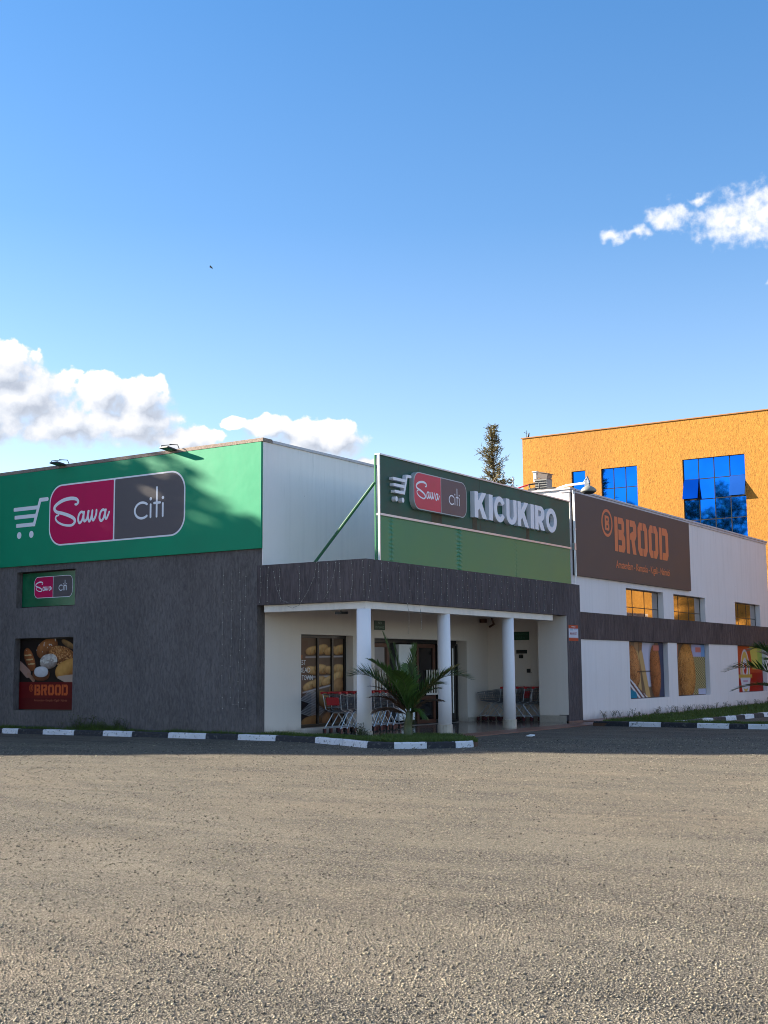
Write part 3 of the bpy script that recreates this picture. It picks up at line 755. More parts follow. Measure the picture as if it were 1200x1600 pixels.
grass([(.95, 12.5), (3.4, 13), (3.6, 20), (3.7, 31), (.2, 31)], 16000, .12, .06, .14, wd=.011)

# loose gravel lying on the yard in front of the lens
def gravel():
    n = 120000; t = rng.random(n) ** 1.7; d = 4.8 + t * 24; s_ = rng.uniform(-.36, .36, n) * d * 1.0
    fx, fy = -math.sin(YAW), math.cos(YAW); x = CAM.x + fx * d + math.cos(YAW) * s_; y = CAM.y + fy * d + math.sin(YAW) * s_
    r = (rng.random(n) ** 4 * .0075 + .0028) * (.8 + d * .05)
    base = np.array([(1, 0, 0), (-1, 0, 0), (0, 1, 0), (0, -1, 0), (0, 0, 1), (0, 0, -1)], float)
    v = base[None] * r[:, None, None] * rng.uniform(.55, 1.3, (n, 6, 1)); a = rng.uniform(0, 6.28, n)
    c_, s2 = np.cos(a)[:, None], np.sin(a)[:, None]; vx = v[:, :, 0] * c_ - v[:, :, 1] * s2; vy = v[:, :, 0] * s2 + v[:, :, 1] * c_
    v = np.stack([vx + x[:, None], vy + y[:, None], v[:, :, 2] * .75 + (G0 + r * .35)[:, None]], 2).reshape(-1, 3)
    f0_ = np.array([(0, 2, 4), (2, 1, 4), (1, 3, 4), (3, 0, 4), (2, 0, 5), (1, 2, 5), (3, 1, 5), (0, 3, 5)])
    f = (np.arange(n)[:, None, None] * 6 + f0_[None]).reshape(-1, 3)
    tag(np_mesh('loose_gravel', v, f, M['stone']), kind='stuff')
gravel()

# ================================================================== THE SUPERMARKET
shop = empty('supermarket_building', (-3, 8, 0), label='single storey supermarket in grey and white render with a columned corner porch', cat='building')
UW = (-11.46, -9.20, 3.37, 4.34); LW = (-11.48, -9.22, .63, 2.55)
mb = MB()
wall_mb(mb, 'Y', 0, .30, -22, -3.10, 0, 4.10, [UW, LW]); wall_mb(mb, 'Y', 0, .30, -22, -2.955, 4.10, 7.06, [UW])
mb.build('grey_wall', M['grey'], shop)
mb = MB(); wall_mb(mb, 'Y', 0, .16, -3.10, 0, 3.16, 4.10); wall_mb(mb, 'X', 0, .16, .16, 11.42, 3.16, 4.10)
wall_mb(mb, 'X', 0, .30, 10.45, 11.42, .12, 3.16)
f_ = mb.build('porch_fascia', M['fascia'], shop)
mb = MB()
mb.box(-2.93 - .25, -2.93, .301, 31, 4.10, 7.06); mb.box(-2.954, -2.93, .001, .301, 4.10, 7.06)
mb.build('side_wall', M['side'], shop)
mb = MB(); mb.box(-22.05, -2.90, -.05, .32, 7.06, 7.15); mb.build('coping', M['coping'], shop, bevel=.006)
mb = MB(); mb.box(-3.22, -2.89, .325, 31, 7.06, 7.13); mb.build('parapet_cap', M['cap'], shop, bevel=.01)
mb = MB(); mb.box(-22, -3.2, .3, 31, 6.45, 6.6); mb.box(-22, -21.8, .3, 31, 0, 6.45); mb.box(-22, -3.2, 30.8, 31, 0, 6.45); mb.build('roof', M['roof'], shop)
# porch: beam, ceiling, inner walls
mb = MB(); mb.box(-2.95, -.08, .08, .36, 2.99, 3.158); mb.box(-.36, -.08, .36, 9.7, 2.99, 3.158)
mb.build('porch_beam', M['trim'], shop, bevel=.008)
mb = MB(); mb.box(-3.12, -.165, .165, 11.3, 3.30, 3.42); mb.box(-3.35, -.165, .165, 11.3, 3.9, 4.02); mb.build('ceiling', M['porch'], shop)
BRW = (1.76, 4.03, .22, 2.52); DRW = (5.03, 10.05, .075, 2.48)
mb = MB(); wall_mb(mb, 'X', -3.12, .42, 0.30, 11.37, .06, 4.1, [BRW, DRW]); mb.quad((-3.12, .30, .06), (-3.12, .30, 3.2), (-3.10, .0, 3.2), (-3.10, .0, .06))
mb.build('shopfront_wall', M['porch'], shop)
mb = MB(); wall_mb(mb, 'Y', 11.37, .25, -3.12, -.30, .06, 3.6); mb.box(-.93, -.002, 10.44, 10.449, .30, 3.155); mb.box(-.93, -.30, 10.449, 11.369, .06, 3.3)
mb.build('porch_end_wall', M['porch'], shop)
for bx_ in ((-3.11, -3.095, .31, 1.74, .076, .20), (-3.11, -3.095, 10.07, 11.34, .076, .20), (-.925, -.07, 10.42, 10.438, .076, .28), (-3.09, -.95, 11.34, 11.362, .076, .20)):
    mb = MB(); mb.box(*bx_); mb.build('skirting_tile', M['tilewall'], shop)
mb = MB(); mb.box(-.012, .006, 10.44, 11.43, .05, .118); mb.build('pier_plinth', M['apron'], shop)
# columns
for (x, y) in ((-.20, .20), (-.24, 3.80), (-.24, 7.22)):
    mb = MB(); mb.lathe((x, y, 0), [(.168, .28), (.165, 1.2), (.160, 2.99)], 32)
    c = mb.build('column', M['column'], shop, smooth=True)
    mb = MB(); mb.lathe((x, y, 0), [(.19, .06), (.19, .285), (.172, .29)], 16); mb.build('column_base', M['tilewall'], c)

# right-hand block with its long white wall
BY0, BY1 = 11.30, 31.4
W1 = [(15.50, 18.85, 3.32, 4.23), (19.85, 23.20, 3.32, 4.23), (26.78, 30.13, 3.32, 4.23)]
W2 = [(15.62, 19.12, .62, 2.50), (20.02, 23.44, .62, 2.50), (26.88, 30.70, .62, 2.50)]
mb = MB(); wall_mb(mb, 'X', -.20, .26, BY0, BY1, 0, 2.50, W2); wall_mb(mb, 'X', -.20, .26, BY0, BY1, 3.32, 6.98, W1)
wall_mb(mb, 'Y', BY0, .25, -12, -.46, 3.6, 6.98)
mb.box(-12, -.2, BY1, BY1 + .01, 0, 6.98); mb.box(-.47, -.46, BY0, BY1, 2.5, 3.32)
mb.build('long_wall', M['white'], shop)
mb = MB(); mb.box(-.46, -.165, 11.43, BY1, 2.50, 3.32); mb.build('brown_band', M['band'], shop)
mb = MB(); mb.box(-.50, -.13, BY0 - .06, BY1 + .05, 6.98, 7.04); mb.box(-.50, -.16, BY0 - .03, BY1 + .03, 6.90, 6.979); mb.box(-12, -.505, BY0 - .06, BY0 + .3, 6.98, 7.04)
mb.build('parapet_cap', M['cap'], shop, bevel=.008)
mb = MB(); mb.box(-12, -.5, BY0 + .3, BY1 - .05, 6.5, 6.6); mb.build('roof', M['roof'], shop)

# window fillings of the shop
def frame_bars(mb, ax, plane, a0, a1, z0, z1, bars_a=(), bars_z=(), t=.045, d0=.02, d1=.07):
    def bx(aa, ab, za, zb, e=0):
        if ax == 'X': mb.box(plane - d1 + e, plane - d0 - e, aa, ab, za, zb)
        else: mb.box(aa, ab, plane + d0 + e, plane + d1 - e, za, zb)
    bx(a0, a1, z0, z0 + t); bx(a0, a1, z1 - t, z1); bx(a0, a0 + t, z0 + t, z1 - t); bx(a1 - t, a1, z0 + t, z1 - t)
    for a in bars_a: bx(a - t / 2, a + t / 2, z0 + t, z1 - t, .001)
    for z in bars_z: bx(a0 + t, a1 - t, z - t / 2, z + t / 2, .003)
for i, (a, b, c, d) in enumerate(W1):
    mb = MB(); pl = -.20 - .15
    frame_bars(mb, 'X', pl, a, b, c, d, [a + (b - a) * .30, a + (b - a) * .62], [c + (d - c) * .34], t=.028, d0=.050, d1=.0585)
    wn = mb.build('window', M['dark'], shop)
    g = MB(); g.quad((pl - .06, a + .02, c + .02), (pl - .06, b - .02, c + .02), (pl - .06, b - .02, d - .02), (pl - .06, a + .02, d - .02)); g.build('pane', M['mirror'], wn)
for (a, b, c, d), y in ((UW, .17), (LW, .17)):
    mb = MB(); frame_bars(mb, 'Y', y, a, b, c, d, [(a + b) / 2] if d - c < 1.2 else [], t=.03, d0=.03, d1=.10); mb.build('window', M['dark'], shop)
for i, (a, b, c, d) in enumerate(W2):
    mb = MB(); frame_bars(mb, 'X', -.20 - .15, a, b, c, d, [], [], t=.03, d0=.03, d1=.10); mb.build('window', M['dark'], shop)
# bread window and entrance doors under the porch
a, b, c, d = BRW; mb = MB(); pl = -3.12 - .26
frame_bars(mb, 'X', pl, a, b, c, d, [a + (b - a) * .455, a + (b - a) * .735], [], t=.075, d0=-.03, d1=.06); mb.build('window', M['dark'], shop)
a, b, c, d = DRW; pl = -3.12 - .36
ent = MB(); frame_bars(ent, 'X', pl, a, b, c, d, [6.32, 7.62], [], t=.10, d0=0, d1=.09); ent = ent.build('entrance', M['dark'], shop)
mb = MB(); mb.box(pl - .11, pl - .10, a, b, c, d); mb.build('glazing', M['glass_dark'], ent)
def door(a, b, mat, glassmat, handle=True):
    mb = MB(); frame_bars(mb, 'X', pl, a, b, c + .02, d - .12, [], [c + .75], t=.11, d0=-.035, d1=.03); dr = mb.build('door', M[mat], ent, bevel=.006)
    g = MB(); g.box(pl - .02, pl - .012, a + .1, b - .1, c + .1, d - .2); g.build('pane', M[glassmat], dr)
    return dr
d1_ = door(5.13, 6.26, 'wood', 'mirror_dim' if 'mirror_dim' in M else 'mirror')
d2_ = door(7.72, 8.75, 'wood', 'glass_dark')
for dr, y0 in ((d1_, 5.30), (d2_, 8.20)):  # white slats modelled to stand for a gate reflected in the door glass
    mb = MB()
    for k_ in range(6): mb.box(pl + .05, pl + .065, y0 + k_ * .14, y0 + k_ * .14 + .05, .95, 1.62)
    mb.box(pl + .048, pl + .067, y0 - .02, y0 + .78, .90, .95); mb.build('reflected_slats', M['trim'], dr)
mb = MB(); mb.box(pl - .09, pl + .02, 6.78, 7.60, .22, 2.34); mb.build('white_panel', M['paper'], ent)
d3 = MB(); frame_bars(d3, 'X', pl + .10, 9.05, 9.95, c + .02, d - .1, [], [], t=.05, d0=0, d1=.05); d3 = d3.build('sliding_door', M['dark'], ent)
mb = MB(); mb.box(pl + .065, pl + .072, 9.1, 9.9, c + .07, d - .15); mb.build('pane', M['glass_dark'], d3)
mb = MB(); mb.tube([(pl + .20, 9.48, .35), (pl + .20, 9.48, 2.25)], .022, 8); mb.build('handle', M['alu'], d3)

# ---------------- printed posters painted into colour attributes
class Canvas:
    def __init__(s, w_, h_, nx, bg_):
        s.w, s.h, s.nx = w_, h_, nx; s.ny = int(nx * h_ / w_)
        s.X, s.Y = np.meshgrid(np.linspace(0, w_, s.nx + 1), np.linspace(0, h_, s.ny + 1))
        s.C = np.zeros((s.ny + 1, s.nx + 1, 3)) + np.array(bg_); s.e = w_ / nx * .7
    def fill(s, d, col, a=1.0):
        al = np.clip(.5 - d / (2 * s.e), 0, 1)[..., None] * a; s.C = s.C * (1 - al) + np.asarray(col) * al
    def noise(s, f, seed=0, oct=4):
        r = np.random.default_rng(seed); out = np.zeros_like(s.X); am = 1; tot = 0
        for k_ in range(oct):
            g = r.random((64, 64)); u = (s.X * f * 2 ** k_) % 62; v = (s.Y * f * 2 ** k_) % 62
            i = u.astype(int); j = v.astype(int); fu = u - i; fv = v - j; fu = fu * fu * (3 - 2 * fu); fv = fv * fv * (3 - 2 * fv)
            out += am * ((g[j, i] * (1 - fu) + g[j, i + 1] * fu) * (1 - fv) + (g[j + 1, i] * (1 - fu) + g[j + 1, i + 1] * fu) * fv); tot += am; am *= .55
        return out / tot
    def loaf(s, cx, cy, rx, ry, ang, c0, c1, seed=1, seeds=0.0, slash=0, flour=0.0):
        """printed loaf: round-lit crust, scattered seeds, slashes"""
        ca, sa = math.cos(ang), math.sin(ang); u = ((s.X - cx) * ca + (s.Y - cy) * sa) / rx; v = (-(s.X - cx) * sa + (s.Y - cy) * ca) / ry
        r = np.sqrt(np.abs(u) ** 2.4 + np.abs(v) ** 2.2); d = (r - 1) * min(rx, ry)
        n = s.noise(9 / max(rx, ry) * .4, seed); L = np.clip(.55 + .45 * (v * .9 - u * .25) + (n - .5) * .5, 0, 1) * np.clip(1.25 - r * r * .75, .2, 1)
        col = np.asarray(c0)[None, None] * (1 - L[..., None]) + np.asarray(c1)[None, None] * L[..., None]
        if seeds > 0:
            sn = s.noise(30, seed + 5, 2); col = np.where((sn > .62)[..., None], col * .4 + np.array([.72, .38, .15]) * .6 * seeds + col * (1 - seeds) * .3, col); col = np.where((sn < .34)[..., None], col * .45, col)
        for k_ in range(slash):
            uu = -.6 + 1.2 * (k_ + .5) / slash; m_ = np.abs(u - uu - v * .25) < .06; col = np.where((m_ & (np.abs(v) < .7))[..., None], np.array([.62, .42, .2]) * (.4 + .6 * L[..., None]), col)
        if flour > 0:
            fl = (s.noise(14, seed + 9, 3) > 1 - flour) & (v > -.2); col = np.where(fl[..., None], np.array([.55, .5, .45]), col)
        al = np.clip(.5 - d / (2 * s.e), 0, 1)[..., None]; s.C = s.C * (1 - al) + col * al
        sh = np.clip(1 - d / (min(rx, ry) * .35), 0, 1) * (d > 0)
        s.C *= (1 - .5 * sh * (v < .2))[..., None]
    def build(s, name, frame, mat, parent=None):
        ny, nx = s.ny + 1, s.nx + 1; x = s.X.ravel()[:, None]; y = s.Y.ravel()[:, None]
        v = np.array(frame.o)[None] + x * np.array(frame.r)[None] + y * np.array([[0, 0, 1.0]])
        i = np.arange((ny - 1) * (nx - 1)); q = i // (nx - 1) * nx + i % (nx - 1)
        f = np.stack([q, q + 1, q + nx + 1, q + nx], 1)
        return np_mesh(name, v, f, M[mat], parent, colors=np.clip(s.C, 0, 1).reshape(-1, 3))
def glyphs(cv, fn, x0, y0, w_, h_, uw, uh, col, a=1.0):
    sx, sy = w_ / uw, h_ / uh; cv.fill(fn((cv.X - x0) / sx, (cv.Y - y0) / sy) * min(sx, sy), col, a)

FA = lambda x, y, z: Frame((x, y, z), (1, 0, 0), (0, -1, 0))
FR = lambda x, y, z: Frame((x, y, z), (0, 1, 0), (1, 0, 0))
WM = (M['edgegrey'], M['pink'], M['char'], M['white_vinyl'])
# upper left window: green poster with the badge
po = MB(); po.box(UW[0] + .03, UW[1] - .03, .178, .188, UW[2] + .03, UW[3] - .03)
pp = po.build('window_poster', plain('green_poster', (.006, .115, .050), .2, var=.25, vs=1.5)); tag(pp, 'small green supermarket poster in the upper window of the grey wall', 'poster')
logo_badge(FA(-10.96, .178, 3.62), 0, 0, 1.48, .58, .002, 0, pp, (M['white_vinyl'], M['pink'], M['char'], M['white_vinyl']), 1.6, .0015)
# lower left window: bread photograph over a red panel
cv = Canvas(2.20, 1.86, 230, (.012, .007, .006)); n_ = cv.noise(2.2, 3)
cv.C *= (.5 + n_)[..., None]
cv.loaf(1.05, 1.62, .42, .24, .35, (.06, .012, .004), (.42, .15, .045), 3, flour=.28); cv.loaf(.38, 1.32, .34, .17, -1.05, (.07, .015, .004), (.40, .12, .035), 4, slash=3, flour=.2)
cv.loaf(1.60, 1.40, .50, .26, -.15, (.10, .022, .006), (.44, .17, .05), 5, seeds=.8); cv.loaf(1.86, 1.70, .28, .08, -.4, (.05, .02, .01), (.38, .2, .07), 6)
cv.loaf(1.12, 1.26, .33, .20, .1, (.10, .05, .03), (.55, .5, .46), 7, flour=.5); cv.loaf(1.85, 1.06, .48, .24, .28, (.20, .06, .01), (.66, .34, .09), 8)
cv.fill(sd_poly(cv.X, cv.Y, [(.0, 1.18), (.32, .95)], [.10, .12]), (.30, .17, .13)); cv.fill(sd_poly(cv.X, cv.Y, [(.34, .93), (.55, .78)], [.05, .06]), (.28, .15, .10))
cv.loaf(.84, .92, .33, .17, 0, (.07, .02, .008), (.24, .075, .025), 9); cv.loaf(.84, .99, .27, .14, 0, (.35, .33, .34), (.62, .60, .62), 10)
cv.fill(sd_poly(cv.X, cv.Y, [(1.5, .84), (1.8, .80), (2.3, .70)], [.03, .10, .24]), (.38, .27, .21))
cv.fill(cv.Y - .72, (.105, .0035, .005)); cv.fill(sd_box(cv.X, cv.Y, 1.1, .0, 1.1, .30), (.082, .003, .005))
glyphs(cv, sdf_brood, .60, .37, 1.28, .28, 5.53, 1.0, (.48, .085, .022))
cv.fill(np.abs(np.hypot((cv.X - .47) / .8, cv.Y - .56) - .085) - .010, (.45, .08, .02)); cv.fill(sd_box(cv.X, cv.Y, .47, .56, .02, .045), (.45, .08, .02))
lp = cv.build('window_poster', FA(LW[0] + .03, .178, LW[2] + .03), 'poster'); tag(lp, 'poster of assorted loaves above a dark red strip, lower window of grey wall', 'poster')
text_shape('lettering', 'Amsterdam - Kampala - Kigali - Nairobi', FA(LW[0] + .03, .178, LW[2] + .03), .60, 1.86, .19, .27, .003, plain('dull_orange_print', (.30, .06, .02), .5), lp, .004)

# three posters in the white wall
def wall_poster(k, nx=150):
    a, b, c, d = W2[k]; return Canvas(b - a - .08, d - c - .05, nx, (.2, .12, .07)), FR(-.36, a + .04, c + .025)
cv, fr = wall_poster(0); W_, H_ = cv.w, cv.h
cv.C *= (.5 + .8 * cv.noise(1.2, 2))[..., None]
for k_, cx in enumerate((.35, .95, 1.35, 2.0)): cv.fill(sd_box(cv.X, cv.Y, cx, 1.45, .16, .6), [(.30, .15, .07), (.36, .20, .10), (.26, .12, .05), (.3, .16, .08)][k_], .8)
cv.fill(sd_ell(cv.X, cv.Y, 2.05, 1.35, .62, 1.0), (.52, .50, .62), .9); cv.fill(sd_box(cv.X, cv.Y, 3.3, .9, .35, 1.2), (.05, .05, .09))
cv.fill(sd_seg(cv.X, cv.Y, (1.35, 1.4), (2.0, -.2), .17), (.50, .30, .12)); cv.fill(sd_seg(cv.X, cv.Y, (1.0, 1.4), (1.2, .2), .15), (.50, .30, .12))
cv.loaf(.68, 1.02, .72, .50, -1.18, (.13, .032, .008), (.64, .24, .075), 21, seeds=.5); cv.loaf(2.62, .88, .90, .50, -1.50, (.10, .018, .004), (.60, .19, .05), 22, seeds=.12)
st_ = np.sin((cv.X * .9 + cv.Y * 1.6) * 20) ; m_ = (cv.Y < .78 - cv.X * .42)
cv.C = np.where(m_[..., None], np.where((st_ > 0)[..., None], np.array([.62, .58, .58]), np.array([.14, .05, .04])), cv.C); cv.fill(sd_seg(cv.X, cv.Y, (0, .15), (.7, .0), .22), (.0, .16, .26))
cv.fill(sd_box(cv.X, cv.Y, .22, 1.68, .14, .07), (.62, .10, .05)); cv.fill(sd_box(cv.X, cv.Y, 2.75, 1.66, .26, .09), (.55, .16, .12)); cv.fill(sd_seg(cv.X, cv.Y, (1.0, .86), (2.2, .87), .018), (.02, .01, .01))
tag(cv.build('window_poster', fr, 'poster'), 'poster of two seeded loaves, the one nearest the porch in the white wall', 'poster', 'bread posters in the white wall')
cv, fr = wall_poster(1)
cv.C *= (.6 + .8 * cv.noise(1.2, 4))[..., None]; cv.fill(1.9 - cv.X, (.36, .34, .50)); cv.fill(2.9 - cv.X, (.10, .25, .48), .8); cv.fill(sd_box(cv.X, cv.Y, .2, 1.6, .3, .2), (.5, .2, .14))
bk = np.maximum(sd_box(cv.X, cv.Y, 2.9, .6, .95, .78), 1.9 - cv.X)
cv.fill(bk, (.42, .32, .14)); wv = (np.sin(cv.Y * 62) * np.sin(cv.X * 30) > 0) & (bk < 0); cv.C = np.where(wv[..., None], cv.C * .35, cv.C)
cv.fill(sd_box(cv.X, cv.Y, 3.0, -.05, .5, .25), (.42, .42, .55))
cv.loaf(.35, .55, .8, .42, -1.25, (.10, .03, .01), (.42, .17, .05), 31, seeds=.3); cv.loaf(1.35, .86, 1.0, .86, -1.22, (.15, .042, .008), (.74, .31, .070), 32, seeds=.6)
cv.fill(sd_box(cv.X, cv.Y, 2.62, 1.64, .30, .09), (.55, .16, .12))
tag(cv.build('window_poster', fr, 'poster'), 'poster of one big oat topped loaf beside a basket, middle of the white wall', 'poster', 'bread posters in the white wall')
cv, fr = wall_poster(2); cv.C[:] = np.array([.46, .055, .018]); cv.fill(cv.Y - .75, (.30, .008, .008), .85)
cv.fill(np.maximum(2.05 - cv.X + (1.8 - cv.Y) * .35, .9 - cv.Y), (.55, .47, .10)); cv.fill(np.maximum(3.1 - cv.X, .9 - cv.Y), (.35, .42, .08))
cv.fill(sd_ell(cv.X, cv.Y, 1.35, .72, .62, .98) , (.60, .56, .60)); cv.fill(sd_ell(cv.X, cv.Y, 1.35, .80, .52, .82), (.56, .36, .08)); cv.fill(sd_ell(cv.X, cv.Y, 1.35, .78, .36, .58), (.58, .54, .58))
cv.fill(sd_ell(cv.X, cv.Y, 1.35, .92, .20, .22), (.45, .03, .02)); cv.fill(sd_ell(cv.X, cv.Y, 1.28, .97, .07, .07), (.6, .5, .5))
cv.fill(np.maximum(sd_ell(cv.X, cv.Y, 1.35, .62, .66, .52), cv.Y - .62), (.58, .56, .62)); cv.fill(sd_box(cv.X, cv.Y, 1.35, .62, .9, .07), (.50, .30, .06)); cv.fill(sd_box(cv.X, cv.Y, 1.35, .42, .3, .03), (.45, .2, .3))
tag(cv.build('window_poster', fr, 'poster'), 'orange and red poster with a white oval, half behind the palm fronds', 'poster', 'bread posters in the white wall')

# bread window under the porch
a, b, c, d = BRW; cv = Canvas(b - a - .1, d - c - .1, 150, (.17, .105, .072)); cv.C *= (.5 + 1.0 * cv.noise(1.1, 12))[..., None]; H_ = cv.h
cv.fill(sd_box(cv.X, cv.Y, .25, .35, .5, .45), (.020, .012, .014)); cv.fill(sd_box(cv.X, cv.Y, .32, 1.4, .28, .7), (.17, .09, .06), .6)
for k_, (x0, y0, nn) in enumerate(((.62, 1.86, 4), (.62, 1.36, 4), (.5, .98, 4))):
    for j in range(nn): cv.loaf(x0 + .18 + j * .40, y0 + (j % 2) * .03 + j * (.0 if k_ < 2 else .06), .29, .105 + .02 * (j % 2), [.15, -.1, .25][k_], (.22, .08, .02), (.74, .46, .20), 40 + k_ * 5 + j, slash=1 + j % 2)
    cv.fill(sd_seg(cv.X, cv.Y, (x0 - .1, y0 - .17), (2.2, y0 - .14 + (.22 if k_ == 2 else 0)), .018), (.42, .36, .36))
for (y0, s_) in ((.62, 1), (.30, 1)):
    for j in range(9): cv.fill(sd_seg(cv.X, cv.Y, (.28 + j * .05, y0 + .02 + j * .028), (1.0 + j * .05, y0 - .14 + j * .028), .007), (.48, .46, .47))
cv.loaf(1.35, .58, .38, .20, -.5, (.16, .06, .02), (.52, .28, .10), 60); cv.loaf(1.85, .9, .34, .22, .5, (.16, .06, .02), (.5, .27, .12), 61); cv.loaf(.75, .10, .42, .13, .1, (.12, .05, .02), (.40, .2, .08), 62); cv.loaf(1.6, .2, .42, .16, .3, (.16, .06, .03), (.42, .22, .11), 63)
cv.fill(sd_box(cv.X, cv.Y, .18, 1.70, .2, .045), (.42, .14, .05))
fr = FR(-3.40, a + .05, c + .05); bp = cv.build('window_poster', fr, 'poster'); tag(bp, 'tall poster of loaves on wire shelves in the porch window beside the trolleys', 'poster')
text_shape('lettering', 'BEST', fr, .17, .52, 1.50, 1.62, .003, M['paper'], bp, .0); text_shape('lettering', 'BREAD', fr, .17, .70, 1.31, 1.43, .003, M['paper'], bp); text_shape('lettering', 'IN TOWN', fr, .17, .80, 1.12, 1.24, .003, M['paper'], bp)

# ================================================================== SIGNS
# big green board on the grey wall
gb = empty('billboard', (-8, -.03, 4.5), label='long bright green billboard with trolley emblem along the top of grey wall', cat='sign')
mb = MB(); mb.box(-14.4, -2.94, -.06, -.003, 4.50, 7.05); mb.build('panel', M['green_board'], gb, bevel=.004)
sx = 1.36 / 72
shape('trolley_emblem', lambda x, y: sdf_cart_emblem(x / sx, y / (1.08 / 53)) * sx, (-.05, 1.42, -.05, 1.13), 150, FA(-11.60, -.06, 5.24), .003, 0, M['white_vinyl'], gb)
logo_badge(FA(-10.18, -.06, 4.97), 0, 0, 4.85, 1.64, .003, 0, gb, (M['white_vinyl'], M['pink'], M['char'], M['white_vinyl']), 1.5, .003)

# raised sign on the porch roof
ks = empty('roof_sign', (.0, 5.7, 4.1), label='green roof sign with raised white lettering standing above the porch', cat='sign')
SY0, SY1 = .61, 10.95
mb = MB(); mb.box(-.12, -.045, SY0 + .03, SY1 - .02, 5.19, 6.54); mb.build('dark_panel', M['sign_green_dark'], ks)
mb = MB(); mb.box(-.12, -.05, SY0 + .03, SY1 - .02, 4.10, 5.14); mb.build('green_skin', M['skin'], ks)
mb = MB(); mb.box(-.15, -.01, SY0, SY1, 6.54, 6.575); mb.box(-.15, -.01, SY0, SY1, 5.14, 5.19); mb.box(-.07, -.02, SY0 - .004, SY0 + .029, 4.10, 6.54); mb.build('frame', M['alu'], ks)
gs_ = plain('green_steel', (.012, .16, .06), .4); gb2_ = plain('green_brace_paint', (.012, .10, .045), .4)
for bx_ in ((-.16, -.13, SY0 - .008, SY0 + .025, 4.10, 6.54), (-.30, -.13, SY1 - .05, SY1, 4.10, 6.50), (-.30, -.16, 3, 3.05, 4.1, 6.5), (-.30, -.16, 5.5, 5.55, 4.1, 6.5), (-.30, -.16, 8, 8.05, 4.1, 6.5)):
    mb = MB(); mb.box(*bx_); mb.build('post', gs_, ks)
for y in (.62, 5.5, 10.5):
    mb = MB(); mb.tube([(-.16, y, 5.90), (-1.95, y, 4.06)], .035, 8); mb.build('brace', gb2_, ks)
for y in (2.36, 5.41, 8.15):
    mb = MB(); mb.box(-.047, -.0425, y, y + .008, 5.20, 6.53); mb.build('panel_seam', M['dark'], ks)
for y0, y1 in ((2.95, 3.45), (5.0, 5.25), (8.05, 8.25)):
    mb = MB(); mb.box(-.046, -.0425, y0, y1, 5.20, 5.55); mb.build('rust_patch', plain('rust_stain', (.06, .045, .02), .7, var=.4, vs=5), ks)
fk = FR(-.045, 0, 0)
sx = .80 / 72; sy_ = .70 / 53
shape('trolley_emblem', lambda x, y: sdf_cart_emblem((x - 1.05) / sx, (y - 5.50) / sy_) * sx, (1.0, 1.9, 5.45, 6.25), 110, fk, .0, .11, M['white_vinyl'], ks)
logo_badge(Frame((-.045, 1.93, 5.42), (0, 1, 0), (1, 0, 0)), 0, 0, 2.55, .90, 0, .13, ks, (M['edgegrey'], M['redpanel'], M['char2'], M['white_vinyl']), 1.5, .003)
widths = [.70, .205, .62, .60, .70, .205, .62, .70]; gaps = .075; x = 4.90
for ch, w_ in zip('KICUKIRO', widths):
    fn, uw = LET[ch]; s_ = w_ / uw
    shape('letter', lambda X, Y, fn=fn, s_=s_, x=x: fn((X - x) / s_, (Y - 5.50) / .68) * min(s_, .68), (x - .02, x + w_ + .02, 5.47, 6.21), 64, fk, 0, .13, M['white_vinyl'], ks, label='raised white letter ' + ch)
    x += w_ + gaps

# brown bakery board on the white wall
bs = empty('bakery_board', (-.1, 16, 4.4), label='large brown board with orange stencil lettering on the white wall', cat='sign')
mb = MB(); mb.box(-.197, -.10, 11.42, 21.45, 4.40, 6.90); mb.build('panel', M['brood_brown'], bs, bevel=.004)
mb = MB(); mb.tube([(-.07, 11.36, 4.35), (-.07, 11.36, 6.95)], .02, 6); mb.tube([(-.07, 11.28, 4.15), (-.07, 11.28, 6.95)], .015, 6); mb.box(-.10, -.05, 11.30, 11.40, 5.75, 5.80); mb.box(-.12, -.05, 11.26, 11.38, 5.15, 5.35); mb.build('conduit', M['alu'], bs)
fb = FR(-.10, 0, 0)
shape('stencil_lettering', lambda X, Y: sdf_brood((X - 14.45) / .868, (Y - 5.35) / 1.12) * .868, (14.4, 19.35, 5.3, 6.5), 300, fb, .004, 0, M['brood_orange'], bs)
shape('ring_emblem', lambda X, Y: sdf_ringB((X - 13.86) / .46, (Y - 6.20) / .46) * .46, (13.35, 14.37, 5.7, 6.7), 90, fb, .004, 0, M['brood_orange'], bs)
text_shape('lettering', 'Amsterdam - Kampala - Kigali - Nairobi', fb, 14.5, 19.3, 4.74, 5.06, .004, M['brood_orange'], bs, .012)

